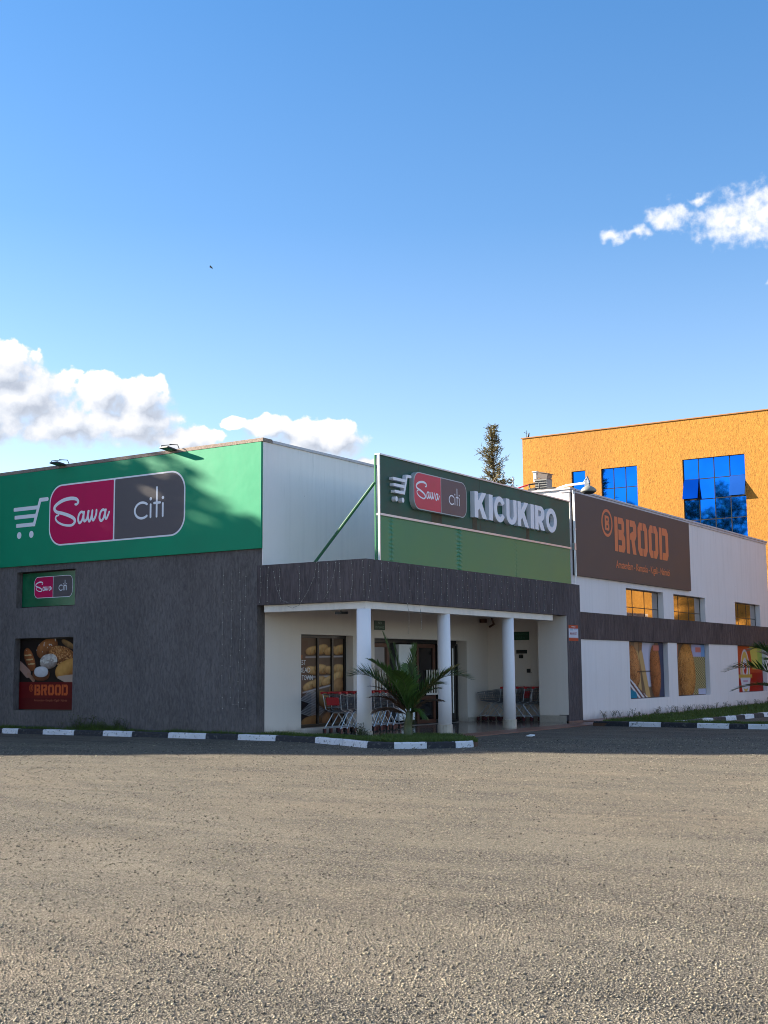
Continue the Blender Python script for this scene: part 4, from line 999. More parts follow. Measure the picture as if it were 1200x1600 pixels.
# small notices
cv = Canvas(.66, .46, 44, (.55, .55, .62)); cv.C[:] = (.52, .52, .60)
cv.fill(sd_box(cv.X, cv.Y, .20, .36, .10, .06), (.30, .40, .50)); cv.fill(sd_box(cv.X, cv.Y, .50, .38, .12, .05), (.25, .38, .55))
cv.fill(.36 - cv.Y, (.42, .05, .015)); cv.fill(cv.Y - .09, (.42, .05, .015))
nt = cv.build('notice', FR(.004, 10.57, 2.43), 'poster_matt'); tag(nt, 'small red and white notice on the brown pier at the end of porch', 'notice')
text_shape('lettering', 'MOBILE', FR(.004, 10.57, 2.43), .20, .46, .395, .43, .003, M['paper'], nt); text_shape('lettering', 'MARKET', FR(.004, 10.57, 2.43), .10, .56, .18, .25, .003, plain('dark_red_print', (.28, .05, .06), .6), nt, .01)
def plate(name, fr, w_, h_, lines, mat, tm, label, d=.02):
    mb = MB(); a_ = fr.p(0, 0, .002); b_ = fr.p(w_, h_, d); mb.box(min(a_.x, b_.x), max(a_.x, b_.x), min(a_.y, b_.y), max(a_.y, b_.y), a_.z, b_.z)
    o = mb.build(name, M[mat]); tag(o, label, 'sign')
    n = len(lines)
    for i, s_ in enumerate(lines):
        y1 = h_ * (1 - (i + .18) / n * .95 - .03); y0 = y1 - h_ / n * .55; ww = w_ * (.35 if len(s_) < 3 else .55 if len(s_) < 6 else .85)
        text_shape('lettering', s_, fr, w_ / 2 - ww / 2, w_ / 2 + ww / 2, y0, y1, d + .002, M[tm], o, .005)
    return o
M['signgreen'] = plain('dark_green_plate', (.008, .055, .025), .45); M['dimtext'] = plain('pale_green_print', (.30, .42, .34), .6); M['dimtext2'] = plain('dim_green_print', (.03, .14, .08), .6)
plate('door_sign', FR(-3.12, 5.02, 2.70), .50, .25, ['NO', 'ENTRANCE'], 'signgreen', 'dimtext', 'green no entrance plate on the porch wall above the wooden door')
plate('door_sign', FR(-3.12, 8.52, 2.62), .16, .36, [], 'black', 'dimtext', 'narrow black plate above the doors, just right of middle column')
plate('wall_plate', FA(-2.24, 11.37, 2.50), .56, .25, ['LOADING', 'AREA'], 'signgreen', 'dimtext2', 'dark green lettered plate high on the end wall of porch')
plate('wall_plate', FA(-2.12, 11.37, 2.09), .36, .11, [], 'black', 'dimtext', 'thin black plate under the lettered one on porch end wall')
plate('switch_box', FA(-2.02, 11.37, 1.95), .12, .11, [], 'black', 'dimtext', 'tiny black box below the thin plate on porch end wall', .05)
plate('switch_box', FA(-1.77, 11.37, 1.51), .11, .12, [], 'dark', 'dimtext', 'small grey switch box, lowest fitting on porch end wall', .04)
# ================================================================== SHOPPING TROLLEYS
def make_trolley():
    t = empty('shopping_trolley', (0, 0, 0))
    r = .0055; n = 4
    def rim(x0, x1, z0, z1, w0, w1):                       # corners rear/front
        return [(x0, -w0, z0), (x1, -w1, z1), (x1, w1, z1), (x0, w0, z0)]
    mb = MB(); top = rim(.03, .86, .97, .86, .27, .19); bot = rim(.14, .78, .54, .62, .20, .15)
    for q in (top, bot): mb.tube(q + [q[0]], r * 1.5, n)
    L = lambda a, b, f: tuple(a[i] + (b[i] - a[i]) * f for i in range(3))
    for k_ in range(4):                                    # four sides
        a0, a1 = top[k_], top[(k_ + 1) % 4]; b0, b1 = bot[k_], bot[(k_ + 1) % 4]
        m_ = 12 if k_ in (0, 2) else 6
        for i in range(m_ + 1): mb.tube([L(a0, a1, i / m_), L(b0, b1, i / m_)], r * .8, 3, cap=False)
        for j in (.25, .5, .75): mb.tube([L(a0, b0, j), L(a1, b1, j)], r * .8, 3, cap=False)
    for i in range(1, 7): mb.tube([L(bot[0], bot[3], i / 7), L(bot[1], bot[2], i / 7)], r * .8, 3, cap=False)
    mb.build('basket', M['steelgrey'], t)
    mb = MB()
    for s_ in (-1, 1):
        y = .225 * s_
        mb.tube([(.02, y * 1.2, 1.0), (.10, y * 1.05, .60), (.34, y * .95, .535)], .011, 5)
        mb.tube([(.05, y * 1.1, .13), (.37, y * .95, .50), (.46, y * .9, .53), (.55, y * .86, .50), (.86, y * .68, .13)], .0135, 6)
        mb.tube([(.10, y * 1.08, .17), (.84, y * .72, .17)], .010, 5)
    mb.tube([(.36, -.21, .51), (.36, .21, .51)], .010, 5); mb.tube([(.10, -.24, .17), (.10, .24, .17)], .010, 5)
    mb.build('frame', M['alu'], t)
    mb = MB(); mb.tube([(-.02, -.28, 1.015), (-.02, .28, 1.015)], .019, 8)
    for s_ in (-1, 1): mb.obox((0, .275 * s_, 1.0), (.035, 0, 0), (0, .018, 0), (0, 0, .028))
    mb.build('handle', M['red'], t)
    mb = MB(); mb.obox((.075, 0, .80), (.006, 0, .012), (0, .19, 0), (-.02, 0, .085)); mb.build('child_seat_flap', M['red'], t)
    for x, y in ((.07, .25), (.07, -.25), (.86, .15), (.86, -.15)):
        mb = MB(); mb.tube([(x - .0, y - .015, .058), (x, y + .015, .058)], .056, 12); wl = mb.build('wheel', M['wheel'], t)
        mb = MB(); mb.obox((x, y + .022, .082), (.040, 0, 0), (0, .005, 0), (0, 0, .05)); mb.obox((x, y - .022, .082), (.040, 0, 0), (0, .005, 0), (0, 0, .05)); mb.obox((x, y, .128), (.034, 0, 0), (0, .026, 0), (0, 0, .008)); mb.build('caster_cover', M['rubberred'], wl)
    return t
tr0 = make_trolley(); used = False; FL = .075
def place_trolley(x, y, rz, label, group, flap=False):
    global used
    o = tr0 if not used else copy_tree(tr0); used = True
    if not flap:
        for ch in list(o.children):
            if ch.name.startswith('child_seat'): bpy.data.objects.remove(ch)
    o.location = (x, y, FL); o.rotation_euler[2] = rz; tag(o, label, 'shopping trolley', group)
NL = 9
for i in range(NL):
    lab = 'shopping trolley with red seat flap showing, rearmost of the long nest left of palm' if i == 0 else ('foremost shopping trolley of the long nest, directly behind the palm trunk' if i == NL - 1 else '%s shopping trolley from the left in the long nest left of the palm' % ORD[i])
    place_trolley(-2.42 + random.uniform(-.015, .015), 2.02 + i * .295, R_(90 + random.uniform(-1.5, 1.5)), lab, 'trolleys nested beside the bread window', i == 0)
for i in range(5):
    lab = 'shopping trolley %s in the porch corner' % ('rearmost of the short nest, nearest the white end pier,' if i == 0 else 'foremost of the short nest' if i == 4 else '%s from the right in the short nest' % ORD[i])
    place_trolley(-1.08 - i * .26, 10.62, R_(180 + random.uniform(-2, 2)), lab, 'trolleys nested at the porch end wall', i == 1)
place_trolley(-.98, 11.05, R_(182), 'shopping trolley standing alone against the porch end wall behind the short nest', 'trolleys nested at the porch end wall')

# ================================================================== PLANTS
def bez(a, b, c, n=14): return [Vector(a) * (1 - t) ** 2 + Vector(b) * 2 * t * (1 - t) + Vector(c) * t * t for t in np.linspace(0, 1, n)]
def frond(parent, a, b, c, ll, mats=('palmstem', 'palm'), nl=44, vee=.55, bare=.16, droop=.35, seed=0, rr=.012, lw=.5):
    rd = random.Random(seed); path = bez(a, b, c, 16); mb = MB()
    mb.tube(path, [rr * (1 - .8 * i / 15) for i in range(16)], 5)
    for i in range(nl):
        t = bare + (1 - bare) * (i + .5) / nl; fi = t * 15; k_ = min(14, int(fi)); p = path[k_].lerp(path[k_ + 1], fi - k_)
        tg = (path[k_ + 1] - path[k_]).normalized(); side = tg.cross(Vector((0, 0, 1)))
        side = side.normalized() if side.length > .05 else Vector((1, 0, 0)); nu = side.cross(tg).normalized()
        env = math.sin(math.pi * min(1, .18 + t * .80)) ** .55
        for s_ in (-1, 1):
            l = ll * env * rd.uniform(.82, 1.08); ang = R_(rd.uniform(38, 52)) * (1.1 - .35 * t)
            d0 = (tg * math.cos(ang) + (side * s_ * math.cos(vee) + nu * math.sin(vee)) * math.sin(ang)).normalized()
            d0 = (d0 + Vector((rd.uniform(-.06, .06), rd.uniform(-.06, .06), rd.uniform(-.06, .06)))).normalized()
            q1 = p + d0 * l * .45 - Vector((0, 0, droop * l * .10)); q2 = p + d0 * l - Vector((0, 0, droop * l * .45))
            wv = d0.cross(nu).normalized() * .0165 * lw * 2 * (.6 + .8 * env)
            mb.add([p - wv * .5, p + wv * .5, q1 + wv, q1 - wv, q2], [(0, 1, 2, 3), (3, 2, 4)], 1)
    return mb.build('frond', [M[mats[0]], M[mats[1]]], parent)
def palm_trunk(parent, base, top, r0, r1):
    mb = MB(); k_ = 10; pts = [Vector(base).lerp(Vector(top), i / k_) + Vector((.015 * math.sin(i), .01 * math.cos(i * 1.3), 0)) for i in range(k_ + 1)]
    rs = [(r0 + (r1 - r0) * i / k_) * (1.06 if i % 2 else .97) for i in range(k_ + 1)]; rs[0] *= 1.25
    mb.tube(pts, rs, 10); mb.build('trunk', M['palmstem'], parent, smooth=True)
B = (.9, .25, .12)
pm = empty('palm_plant', B, label='young palm with arching green and browning fronds on the grass bed before the porch', cat='palm')
palm_trunk(pm, B, (.93, .27, .72), .10, .075)
for q in ((.50, .93, .27), (.86, .24, .9)): pass
O_ = (.92, .27, .62)
FR_ = [  # control, tip, leaflet length, material, vee
    ((.30, -.10, 1.75), (-.14, -.42, 1.49), .50, 'palm', .95, 0),
    ((.62, .08, 1.20), (-.02, -.05, 1.62), .40, 'palm', .4, 1),
    ((1.42, .60, 1.80), (2.08, 1.02, 1.40), .50, 'palm', .80, 2),
    ((1.35, .45, 1.35), (1.75, 1.05, 1.72), .36, 'palmy', .6, 3),
    ((.62, .10, 1.80), (.46, -.05, 2.46), .24, 'palm', .5, 4),
    ((.74, .15, 1.60), (.66, .08, 2.20), .40, 'palm', .25, 5),
    ((.98, .35, 1.72), (1.02, .40, 2.16), .46, 'palm', .15, 6),
       ((.85, -.10, 1.60), (.55, -.75, 1.85), .42, 'palm', .4, 7),
    ((.66, .05, 1.25), (.28, -.30, 1.28), .36, 'palmdry', .1, 8),
    ((.70, -.05, 1.15), (.42, -.55, 1.05), .34, 'palmdry', .1, 9),
    ((1.15, .42, 1.10), (1.52, .75, .96), .34, 'palmdry', -.2, 10),
    ((.55, .0, .95), (.30, -.25, .72), .30, 'palmdry', -.3, 33), ((1.2, .35, 1.25), (1.62, .45, 1.22), .38, 'palm', .1, 34), ((.75, .35, 1.3), (.35, .35, 1.35), .36, 'palmdry', .1, 35),
    ((1.08, .25, 1.0), (1.38, .30, .60), .28, 'palm', -.6, 11),
    ((1.05, .10, 1.40), (1.10, -.55, 1.60), .40, 'palm', .3, 12),
    ((.80, .55, 1.5), (.45, 1.0, 1.75), .42, 'palm', .4, 13),
    ((1.05, .7, 1.4), (1.35, 1.15, 1.30), .40, 'palm', .3, 14)]
for c_, t_, ll, mt, ve, sd in FR_: frond(pm, O_, c_, t_, ll, ('palmstem' if mt != 'palmdry' else 'palmdry', mt), 50, ve, .10, .3, sd)

B = (6.75, 9.95, .12)
pr = empty('palm_plant', B, label='larger palm at the right edge, fronds reaching in over the kerb', cat='palm')
palm_trunk(pr, B, (6.8, 9.98, .8), .10, .08); O_ = (6.8, 9.95, .75)
for c_, t_, ll, mt, ve, sd in [((6.0, 9.35, 1.95), (5.14, 8.80, 1.50), .52, 'palm', .9, 21), ((6.0, 9.4, 1.42), (5.28, 8.92, 1.02), .40, 'palm', .5, 22), ((6.1, 9.5, 2.4), (5.72, 9.15, 2.05), .55, 'palm', .5, 23),
        ((6.6, 9.9, 2.2), (6.3, 9.7, 2.9), .55, 'palm', .3, 24), ((7.2, 10.2, 2.2), (7.6, 10.4, 2.4), .55, 'palm', .3, 25), ((6.6, 9.3, 1.9), (6.3, 8.3, 1.8), .5, 'palm', .4, 26), ((6.6, 10.6, 1.9), (6.3, 11.5, 1.8), .5, 'palm', .4, 27),
        ((7.4, 9.8, 1.7), (8.3, 9.9, 1.2), .5, 'palm', .5, 28), ((6.3, 9.8, 1.9), (5.75, 9.9, 2.0), .5, 'palm', .4, 29)]:
    frond(pr, O_, c_, t_, ll, ('palmstem', mt), 46, ve, .2, .35, sd, .016, .62)

# small weeds along the foot of the walls and round the columns
def weeds(spots):
    mb = MB(); rd = random.Random(5)
    for (x, y, z, h) in spots:
        for _ in range(rd.randint(2, 4)):
            a = rd.uniform(0, 6.28); p = Vector((x, y, z)); q = p + Vector((math.cos(a) * h * .35, math.sin(a) * h * .35, h)); mb.tube([p, (p + q) / 2 + Vector((0, 0, .02)), q], .004, 3)
            for k_ in range(4):
                o = p.lerp(q, .35 + .2 * k_); b = rd.uniform(0, 6.28); l = h * rd.uniform(.18, .36); d = Vector((math.cos(b), math.sin(b), .5)) * l
                mb.tube([o, o + d], .0032, 3)
                s_ = Vector((-math.sin(b), math.cos(b), 0)) * l * .16; mb.add([o + d * .6, o + d * .85 + s_, o + d * 1.2, o + d * .85 - s_], [(0, 1, 2, 3)])
    return tag(mb.build('weeds', M['weed']), kind='stuff')
rd = random.Random(11)
weeds([(rd.uniform(-.1, .5), 12.8 + 18 * rd.random() ** 1.0, .10, rd.uniform(.06, .24)) for _ in range(90)] + [(rd.uniform(-9.6, -7.0), rd.uniform(-.3, -.05), .13, rd.uniform(.2, .38)) for _ in range(16)]
      + [(-.2 + rd.uniform(-.2, .3), -.05 - rd.random() * .2, .13, rd.uniform(.12, .35)) for _ in range(12)] + [(.3 + rd.uniform(0, .3), 1.0 + rd.uniform(-.2, .1), .14, rd.uniform(.15, .45)) for _ in range(8)])

def leaf_cloud(centres, n, size, flat=.6, seed=1):
    r = np.random.default_rng(seed); c = np.array([q[:3] for q in centres]); rad = np.array([q[3] for q in centres]); wgt = rad ** 2; idx = r.choice(len(c), n, p=wgt / wgt.sum())
    d = r.normal(size=(n, 3)); d /= np.linalg.norm(d, axis=1)[:, None]; rr = rad[idx] * r.random(n) ** .45
    p = c[idx] + d * rr[:, None] * np.array([1, 1, .8]); u = r.normal(size=(n, 3)); u[:, 2] *= flat; u /= np.linalg.norm(u, axis=1)[:, None]
    w_ = np.cross(u, r.normal(size=(n, 3))); w_ /= np.linalg.norm(w_, axis=1)[:, None]; s_ = (size * r.uniform(.6, 1.3, n))[:, None]
    v = np.stack([p - u * s_, p + w_ * s_ * .45, p + u * s_, p - w_ * s_ * .45], 1).reshape(-1, 3)
    return v, (np.arange(n)[:, None] * 4 + np.arange(4)[None])
def broad_tree(x, y, h, cr, label, seed, n=9000, size=.20, lower=.35, group=None, leaf='treeleaf', cat='tree'):
    r = random.Random(seed); t = empty('tree', (x, y, G0), label=label, cat=cat, group=group)
    mb = MB(); mb.tube([(x, y, 0), (x + .1, y, h * .3), (x, y + .1, h * .6)], [.28, .22, .12], 10)
    cs = []
    for k_ in range(15):
        a = r.uniform(0, 6.28); rr = cr * (.25 + .65 * r.random()); zz = h * (lower + (.92 - lower) * r.random()); rr *= (1 - max(0, zz / h - .65) * 1.6)
        q = (x + rr * math.cos(a), y + rr * math.sin(a), zz, cr * r.uniform(.28, .44)); cs.append(q)
        mb.tube([(x, y, h * .28 + zz * .2), ((x + q[0]) / 2, (y + q[1]) / 2, zz * .8), q[:3]], [.10, .06, .02], 5)
    mb.build('trunk', M['bark'], t, smooth=True)
    v, f = leaf_cloud(cs, n, size, seed=seed); np_mesh('crown', v, f, M[leaf], t); return t
# the conifer behind the roof: sparse whorls of drooping twigs round one leader
def conifer(x, y, h, label):
    t = empty('conifer_tree', (x, y, G0), label=label, cat='tree'); r = np.random.default_rng(4); tw = MB(); tw.tube([(x, y, 0), (x + .1, y, h * .5), (x - .18, y, h)], [.22, .12, .01], 8)
    V_ = []; n_ = 0; lv = []
    for k_ in range(120):
        z = h * (.60 + .39 * r.random() ** .8); rad = (h - z) * .21 + .12; rad *= r.uniform(.45, 1.2) * (1 + .25 * math.sin(z * 5))
        a = r.uniform(0, 6.28); bx = x - .18 * (z / h) + .05; tip = np.array([bx + rad * math.cos(a), y + rad * math.sin(a), z + rad * r.uniform(.1, .75)])
        o = np.array([bx, y, z]); tw.tube([tuple(o), tuple((o + tip) / 2 - np.array([0, 0, .05])), tuple(tip)], [.03, .02, .008], 4)
        m_ = int(16 + 42 * rad)
        for j in range(m_):
            s_ = .25 + .75 * r.random(); p = o + (tip - o) * s_ + r.normal(size=3) * .07; d = (tip - o) / (np.linalg.norm(tip - o) + 1e-6) + r.normal(size=3) * .6; d /= np.linalg.norm(d); l = r.uniform(.08, .22); w_ = np.cross(d, r.normal(size=3)); w_ /= np.linalg.norm(w_); w_ *= .018
            lv += [p - w_, p + w_, p + d * l + w_ * .4, p + d * l - w_ * .4]
    tw.build('trunk', M['bark'], t); lv = np.array(lv); np_mesh('crown', lv, np.arange(len(lv)).reshape(-1, 4), M['conifer'], t)
conifer(-12.62, 30, 13.4, 'tall sparse conifer rising behind the green roof sign, left of the orange building')
def bush(x, y, h, cs, label, n, size, leaf, seed):
    t = empty('tree', (x, y, G0), label=label, cat='tree'); mb = MB(); mb.tube([(x, y, 0), (x, y, h)], [.12, .04], 6); mb.build('trunk', M['bark'], t)
    v, f = leaf_cloud(cs, n, size, seed=seed); np_mesh('crown', v, f, M[leaf], t)
bush(-12.0, 31, 10.2, [(-12.1, 31, 10.05, .45), (-12.5, 31, 9.8, .6), (-11.8, 31, 9.7, .6)], 'brown green bush top between the conifer and the thin pole', 700, .10, 'conifer', 3)
bush(-11.35, 29.5, 10.0, [(-11.4, 29.5, 9.75, .40), (-11.1, 29.5, 9.7, .3), (-11.6, 29.5, 9.3, .5)], 'small green leafy tree top just left of the orange building', 420, .10, 'treeleaf', 6)

# trees left of the frame: they shade the yard and are mirrored in the blue panes
for k_, (x, y, h, cr) in enumerate([(-26, -10.6, 15.0, 4.3), (-29, -6.0, 16.6, 4.8), (-24.5, -2.2, 14.0, 4.1), (-33, -1.0, 16.6, 4.4), (-21.5, -6.6, 12.8, 3.8), (-36, -13.0, 17.4, 4.6), (-31, -9.8, 13.5, 4.2), (-43, -16.0, 19.5, 5), (-33, -50, 23, 8), (-42, -44, 21, 7), (-24, -55, 21, 7)]):
    broad_tree(x, y, h, cr, 'broad leafy tree beyond the left edge of the yard, number %d' % k_ if False else 'leafy tree %s' % ['nearest the yard and the road', 'tallest behind the nearest one', 'closest to the grey wall', 'furthest back beside the shop', 'small one in front of the row', 'high one far left of the yard', 'low one between two taller trees', 'highest of the near row', 'huge one behind the photographer', 'huge one at the far left behind', 'huge one nearest behind the yard'][k_],
               30 + k_, n=15000, size=.27, lower=.12, group='leafy trees left of the yard')

# ================================================================== ROOF AND WALL FITTINGS
def floodlight(x, label):
    t = empty('floodlight', (x, 0, 7.15), label=label, cat='floodlight', group='floodlights over the green billboard')
    mb = MB(); mb.tube([(x + .10, .1, 7.14), (x + .10, .02, 7.27), (x + .02, -.20, 7.26)], .012, 6); mb.tube([(x - .12, -.34, 7.22), (x - .12, -.34, 7.14)], .010, 5); mb.tube([(x - .12, -.34, 7.22), (x + .08, -.16, 7.25)], .010, 5)
    mb.build('bracket', M['blackmetal'], t)
    mb = MB(); c = Vector((x, -.22, 7.145)); mb.obox(c, (.14, 0, 0), (0, .17, -.018), (0, .003, .018), 0); b = mb.build('lamp_body', M['blackmetal'], t, bevel=.005)
    mb = MB(); mb.obox(c + Vector((0, -.004, -.022)), (.115, 0, 0), (0, .14, -.015), (0, .001, .003)); mb.build('lens', plain('lamp_lens', (.04, .06, .05), .25), b)
    mb = MB()
    for k_ in range(6): mb.obox(c + Vector((-.10 + .04 * k_, .004, .024)), (.004, 0, 0), (0, .13, -.014), (0, .001, .010))
    mb.build('cooling_fins', M['blackmetal'], b)
floodlight(-9.72, 'black floodlight on the coping, left one above the red half of the badge')
floodlight(-5.78, 'black floodlight on the coping, right one above the dark half of the badge')
# lamp on a white arm at the corner of the right block
t = empty('outdoor_lamp', (-.3, 11.3, 7.04), label='pale dome lamp on a white arm reaching out over the brown board', cat='lamp')
mb = MB(); mb.tube([(-1.2, 11.9, 7.06), (-.3, 11.35, 7.12), (.55, 10.85, 7.06)], .035, 8); mb.build('arm', M['paper'], t)
mb = MB(); c = (.66, 10.78, 6.80); mb.lathe(c, [(.04, .17), (.08, .15), (.16, .11), (.22, .05), (.235, 0), (.21, -.03)], 20); mb.build('shade', plain('lamp_shade_grey', (.20, .20, .18), .5), t, smooth=True)
mb = MB(); mb.lathe(c, [(.20, -.031), (.15, -.07), (.05, -.085)], 16); mb.build('lens', M['blackmetal'], t)
mb = MB(); mb.tube([(.50, 10.88, 7.10), (.62, 10.80, 7.22), (.70, 10.76, 7.02)], .035, 8); mb.obox((.62, 10.8, 7.03), (.07, 0, 0), (0, .05, 0), (0, 0, .10)); mb.build('joint', M['steelgrey'], t)
mb = MB(); mb.tube([(-.15, 11.28, 7.05), (.05, 11.2, 6.98), (-.10, 11.5, 6.92)], .010, 5); mb.build('cable', M['blackmetal'], t)
# floodlight on a red pipe, behind the roof sign
t = empty('roof_floodlight', (-1.5, 11.6, 7.04), label='black floodlight on a bent red pipe at the white block corner', cat='floodlight')
mb = MB(); mb.tube([(-2.3, 11.35, 7.10), (-1.62, 11.45, 7.27)], .022, 6); mb.build('pipe', M['red'], t)
mb = MB(); mb.tube([(-1.62, 11.45, 7.27), (-1.30, 11.5, 7.29), (-1.28, 11.5, 7.12)], .025, 6); mb.tube([(-1.62, 11.45, 7.27), (-1.56, 11.45, 7.08)], .020, 6); mb.obox((-1.50, 11.45, 7.10), (.12, 0, .02), (0, .08, 0), (0, 0, .035)); mb.obox((-1.05, 11.6, 7.09), (.24, 0, .03), (0, .10, 0), (0, 0, .022)); mb.build('lamp_body', M['blackmetal'], t)
# roof vent with louvres and a small cowl
t = empty('roof_vent', (-1.85, 13, 6.6), label='louvred metal roof vent with a small cowl in front of orange building', cat='vent')
mb = MB(); mb.box(-2.06, -1.66, 12.8, 13.2, 6.6, 7.62)
for k_ in range(6): mb.obox((-1.86, 12.78, 7.20 + k_ * .075), (.20, 0, 0), (0, .02, -.012), (0, .004, .006))
mb.build('louvres', plain('louvre_sheet', (.16, .16, .155), .6, grime=.4), t)
mb = MB(); mb.box(-2.10, -1.66, 12.82, 13.2, 7.62, 7.66); mb.obox((-1.82, 13.0, 7.74), (.17, 0, -.03), (0, .17, 0), (.02, 0, .07)); mb.obox((-1.81, 13.0, 7.84), (.21, 0, -.045), (0, .21, 0), (0, 0, .010)); mb.build('hood', plain('hood_sheet', (.09, .07, .065), .5, grime=.4), t)
mb = MB(); mb.box(-2.20, -2.09, 12.95, 13.1, 7.58, 7.90); mb.box(-2.23, -2.06, 12.92, 13.13, 7.90, 7.93); mb.build('cowl', M['alu'], t)
# thin poles
def pole(x, y, z0, z1, r, name, label, cat):
    mb = MB(); mb.tube([(x, y, z0), (x, y, z1)], r, 6); return tag(mb.build(name, M['steelgrey']), label, cat)
pole(-11.68, 30, 0, 10.75, .03, 'thin_pole', 'thin grey pole between the bushes and the orange building', 'pole')
t = empty('antenna', (-14.0, 36.2, 13.75), label='thin antenna mast on the left corner of the orange roof', cat='antenna')
mb = MB(); mb.tube([(-14.0, 36.2, 13.7), (-14.0, 36.2, 14.22)], .014, 5); mb.build('mast', M['blackmetal'], t)
mb = MB(); mb.tube([(-14.14, 36.2, 14.13), (-14.0, 36.2, 14.07), (-13.94, 36.2, 14.08)], .014, 5); mb.build('crossbar', M['blackmetal'], t)
def bird_body(mb, c, L_, up_):
    pass
def skin_body(name, verts, edges, radii, mat, parent=None):
    me = bpy.data.meshes.new(name); me.from_pydata(verts, edges, []); o = bpy.data.objects.new(name, me); COL.objects.link(o)
    o.modifiers.new('skin', 'SKIN'); s_ = o.modifiers.new('sub', 'SUBSURF'); s_.levels = 2; s_.render_levels = 2
    for i, r in enumerate(radii): me.skin_vertices[0].data[i].radius = (r, r)
    me.skin_vertices[0].data[0].use_root = True; me.materials.append(mat)
    if parent: o.parent = parent
    return o
# perched bird
bx, by, bz = -13.83, 36.1, 13.76
o = skin_body('bird', [(0, 0, .13), (.015, 0, .20), (.03, 0, .27), (.05, 0, .285), (.085, 0, .28), (-.03, 0, .07), (-.06, 0, -.02)], [(0, 1), (1, 2), (2, 3), (3, 4), (0, 5), (5, 6)], [.055, .045, .032, .03, .006, .04, .012], M['feather']); o.location = (bx, by, bz); tag(o, 'small dark bird perched on the edge of the orange roof', 'bird')
mb = MB(); mb.tube([(0, .02, .07), (.01, .02, -.01)], .006, 4); mb.tube([(0, -.02, .07), (.01, -.02, -.01)], .006, 4); mb.build('legs', M['feather'], o, local=True)
# flying bird high over the roof
q = CAM + (fw + r2 * ((329.5 - 600) / 1968.6) - u2 * ((417.5 - 800) / 1968.6)) * 95
o = skin_body('bird', [(0, 0, 0), (.09, 0, .01), (.13, 0, .015), (-.10, 0, 0), (-.17, 0, 0)], [(0, 1), (1, 2), (0, 3), (3, 4)], [.035, .028, .01, .02, .008], M['feather']); o.location = q; o.rotation_euler = (R_(12), 0, R_(200)); tag(o, 'tiny dark bird flying in the blue sky above the shop', 'bird')
mb = MB()
for s_ in (-1, 1): mb.add([(.05, 0, .01), (-.06, 0, .01), (-.05, .16 * s_, .03), (.06, .15 * s_, .035), (-.06, .30 * s_, -.02)], [(0, 1, 2, 3), (3, 2, 4)])
mb.build('wings', M['feather'], o, local=True)
# camera under the fascia, hanging pipes at the porch corner
t = empty('security_camera', (-.95, .34, 3.0), label='small dark security camera under the porch beam near the first column', cat='camera')
mb = MB(); mb.tube([(-.98, .42, 2.99), (-.98, .42, 2.94), (-.92, .40, 2.93)], .014, 6); mb.build('bracket', M['blackmetal'], t)
mb = MB(); mb.obox((-1.02, .38, 2.93), (.07, .02, 0), (-.01, .035, 0), (0, 0, .03)); mb.tube([(-.95, .40, 2.93), (-.80, .44, 2.93)], .03, 8); mb.build('body', M['blackmetal'], t)
t = empty('pipe_bracket', (-2.9, 11.2, 3.0), label='brown curled pipe bracket in the far upper corner of the porch', cat='bracket')
mb = MB(); mb.tube([(-3.05, 11.0, 3.28), (-2.85, 11.15, 3.22), (-2.80, 11.2, 3.0), (-2.95, 11.2, 2.92)], .035, 8); mb.obox((-3.0, 10.9, 3.1), (.07, 0, 0), (0, .10, 0), (0, 0, .06)); mb.build('pipe', M['wood'], t)

# strings of small bulbs
def fairy(paths, label, group='strings of small bulbs on the porch fascia', step=.17):
    mb = MB(); rd_ = random.Random(len(str(paths)))
    for pth in paths:
        mb.tube(pth, .0045, 3, 0, cap=False)
        acc = rd_.uniform(0, step)
        for a, b in zip(pth[:-1], pth[1:]):
            a, b = Vector(a), Vector(b); L_ = (b - a).length
            while acc < L_:
                p = a.lerp(b, acc / L_); s_ = .009
                mb.add([p + Vector(v) * s_ for v in ((1, 0, 0), (-1, 0, 0), (0, 1, 0), (0, -1, 0), (0, 0, 1.3), (0, 0, -1.3))], [(0, 2, 4), (2, 1, 4), (1, 3, 4), (3, 0, 4), (2, 0, 5), (1, 2, 5), (3, 1, 5), (0, 3, 5)], 1); acc += step * rd_.uniform(.8, 1.2)
            acc -= L_
    return tag(mb.build('string_light', [M['wire'], M['bulb']]), label, 'string light', group)
YS = -.012
for k_, x in enumerate((-4.12, -3.86, -3.62, -3.42)):
    zb_ = .75 + .1 * (k_ % 2); pth = [(x, YS, 4.08), (x + random.uniform(-.05, .05), YS, 2.6), (x + random.uniform(-.05, .05), YS, 1.5), (x, YS, zb_)]
    if k_ in (1, 2): pth.append((x + .22, YS, zb_))
    fairy([pth], '%s of four long bulb strings hanging down the grey wall left of porch' % ['leftmost', 'second from left', 'third from left', 'rightmost'][k_], 'long bulb strings on the grey wall', .24)
for k_, x in enumerate((-3.0, -2.75, -2.40, -1.85, -1.30, -1.05, -.72, -.38, -.08)):
    fairy([[(x, YS, 4.07), (x + random.uniform(-.04, .04), YS, 3.6), (x + random.uniform(-.04, .04), YS, 3.22)]], '%s short bulb string from the left on the left-facing side of fascia' % ORD[k_], step=.15)
fairy([[(-2.6, YS, 3.95), (-2.5, YS, 3.5), (-2.35, YS, 3.25), (-2.15, YS, 3.18)]], 'looping bulb string at the left end of the fascia')
fairy([[(-1.35, YS, 4.12), (-1.42, YS, 3.75), (-1.62, YS, 3.4), (-1.85, YS, 3.12), (-2.05, YS, 3.06), (-2.2, YS, 3.12)]], 'wide loop of bulbs drooping below the fascia left of the first column')
fairy([[(-.80, YS, 4.12), (-.86, YS, 3.8), (-.98, YS, 3.45), (-1.15, YS, 3.24)]], 'slanting bulb string between the wide loop and the fascia corner')
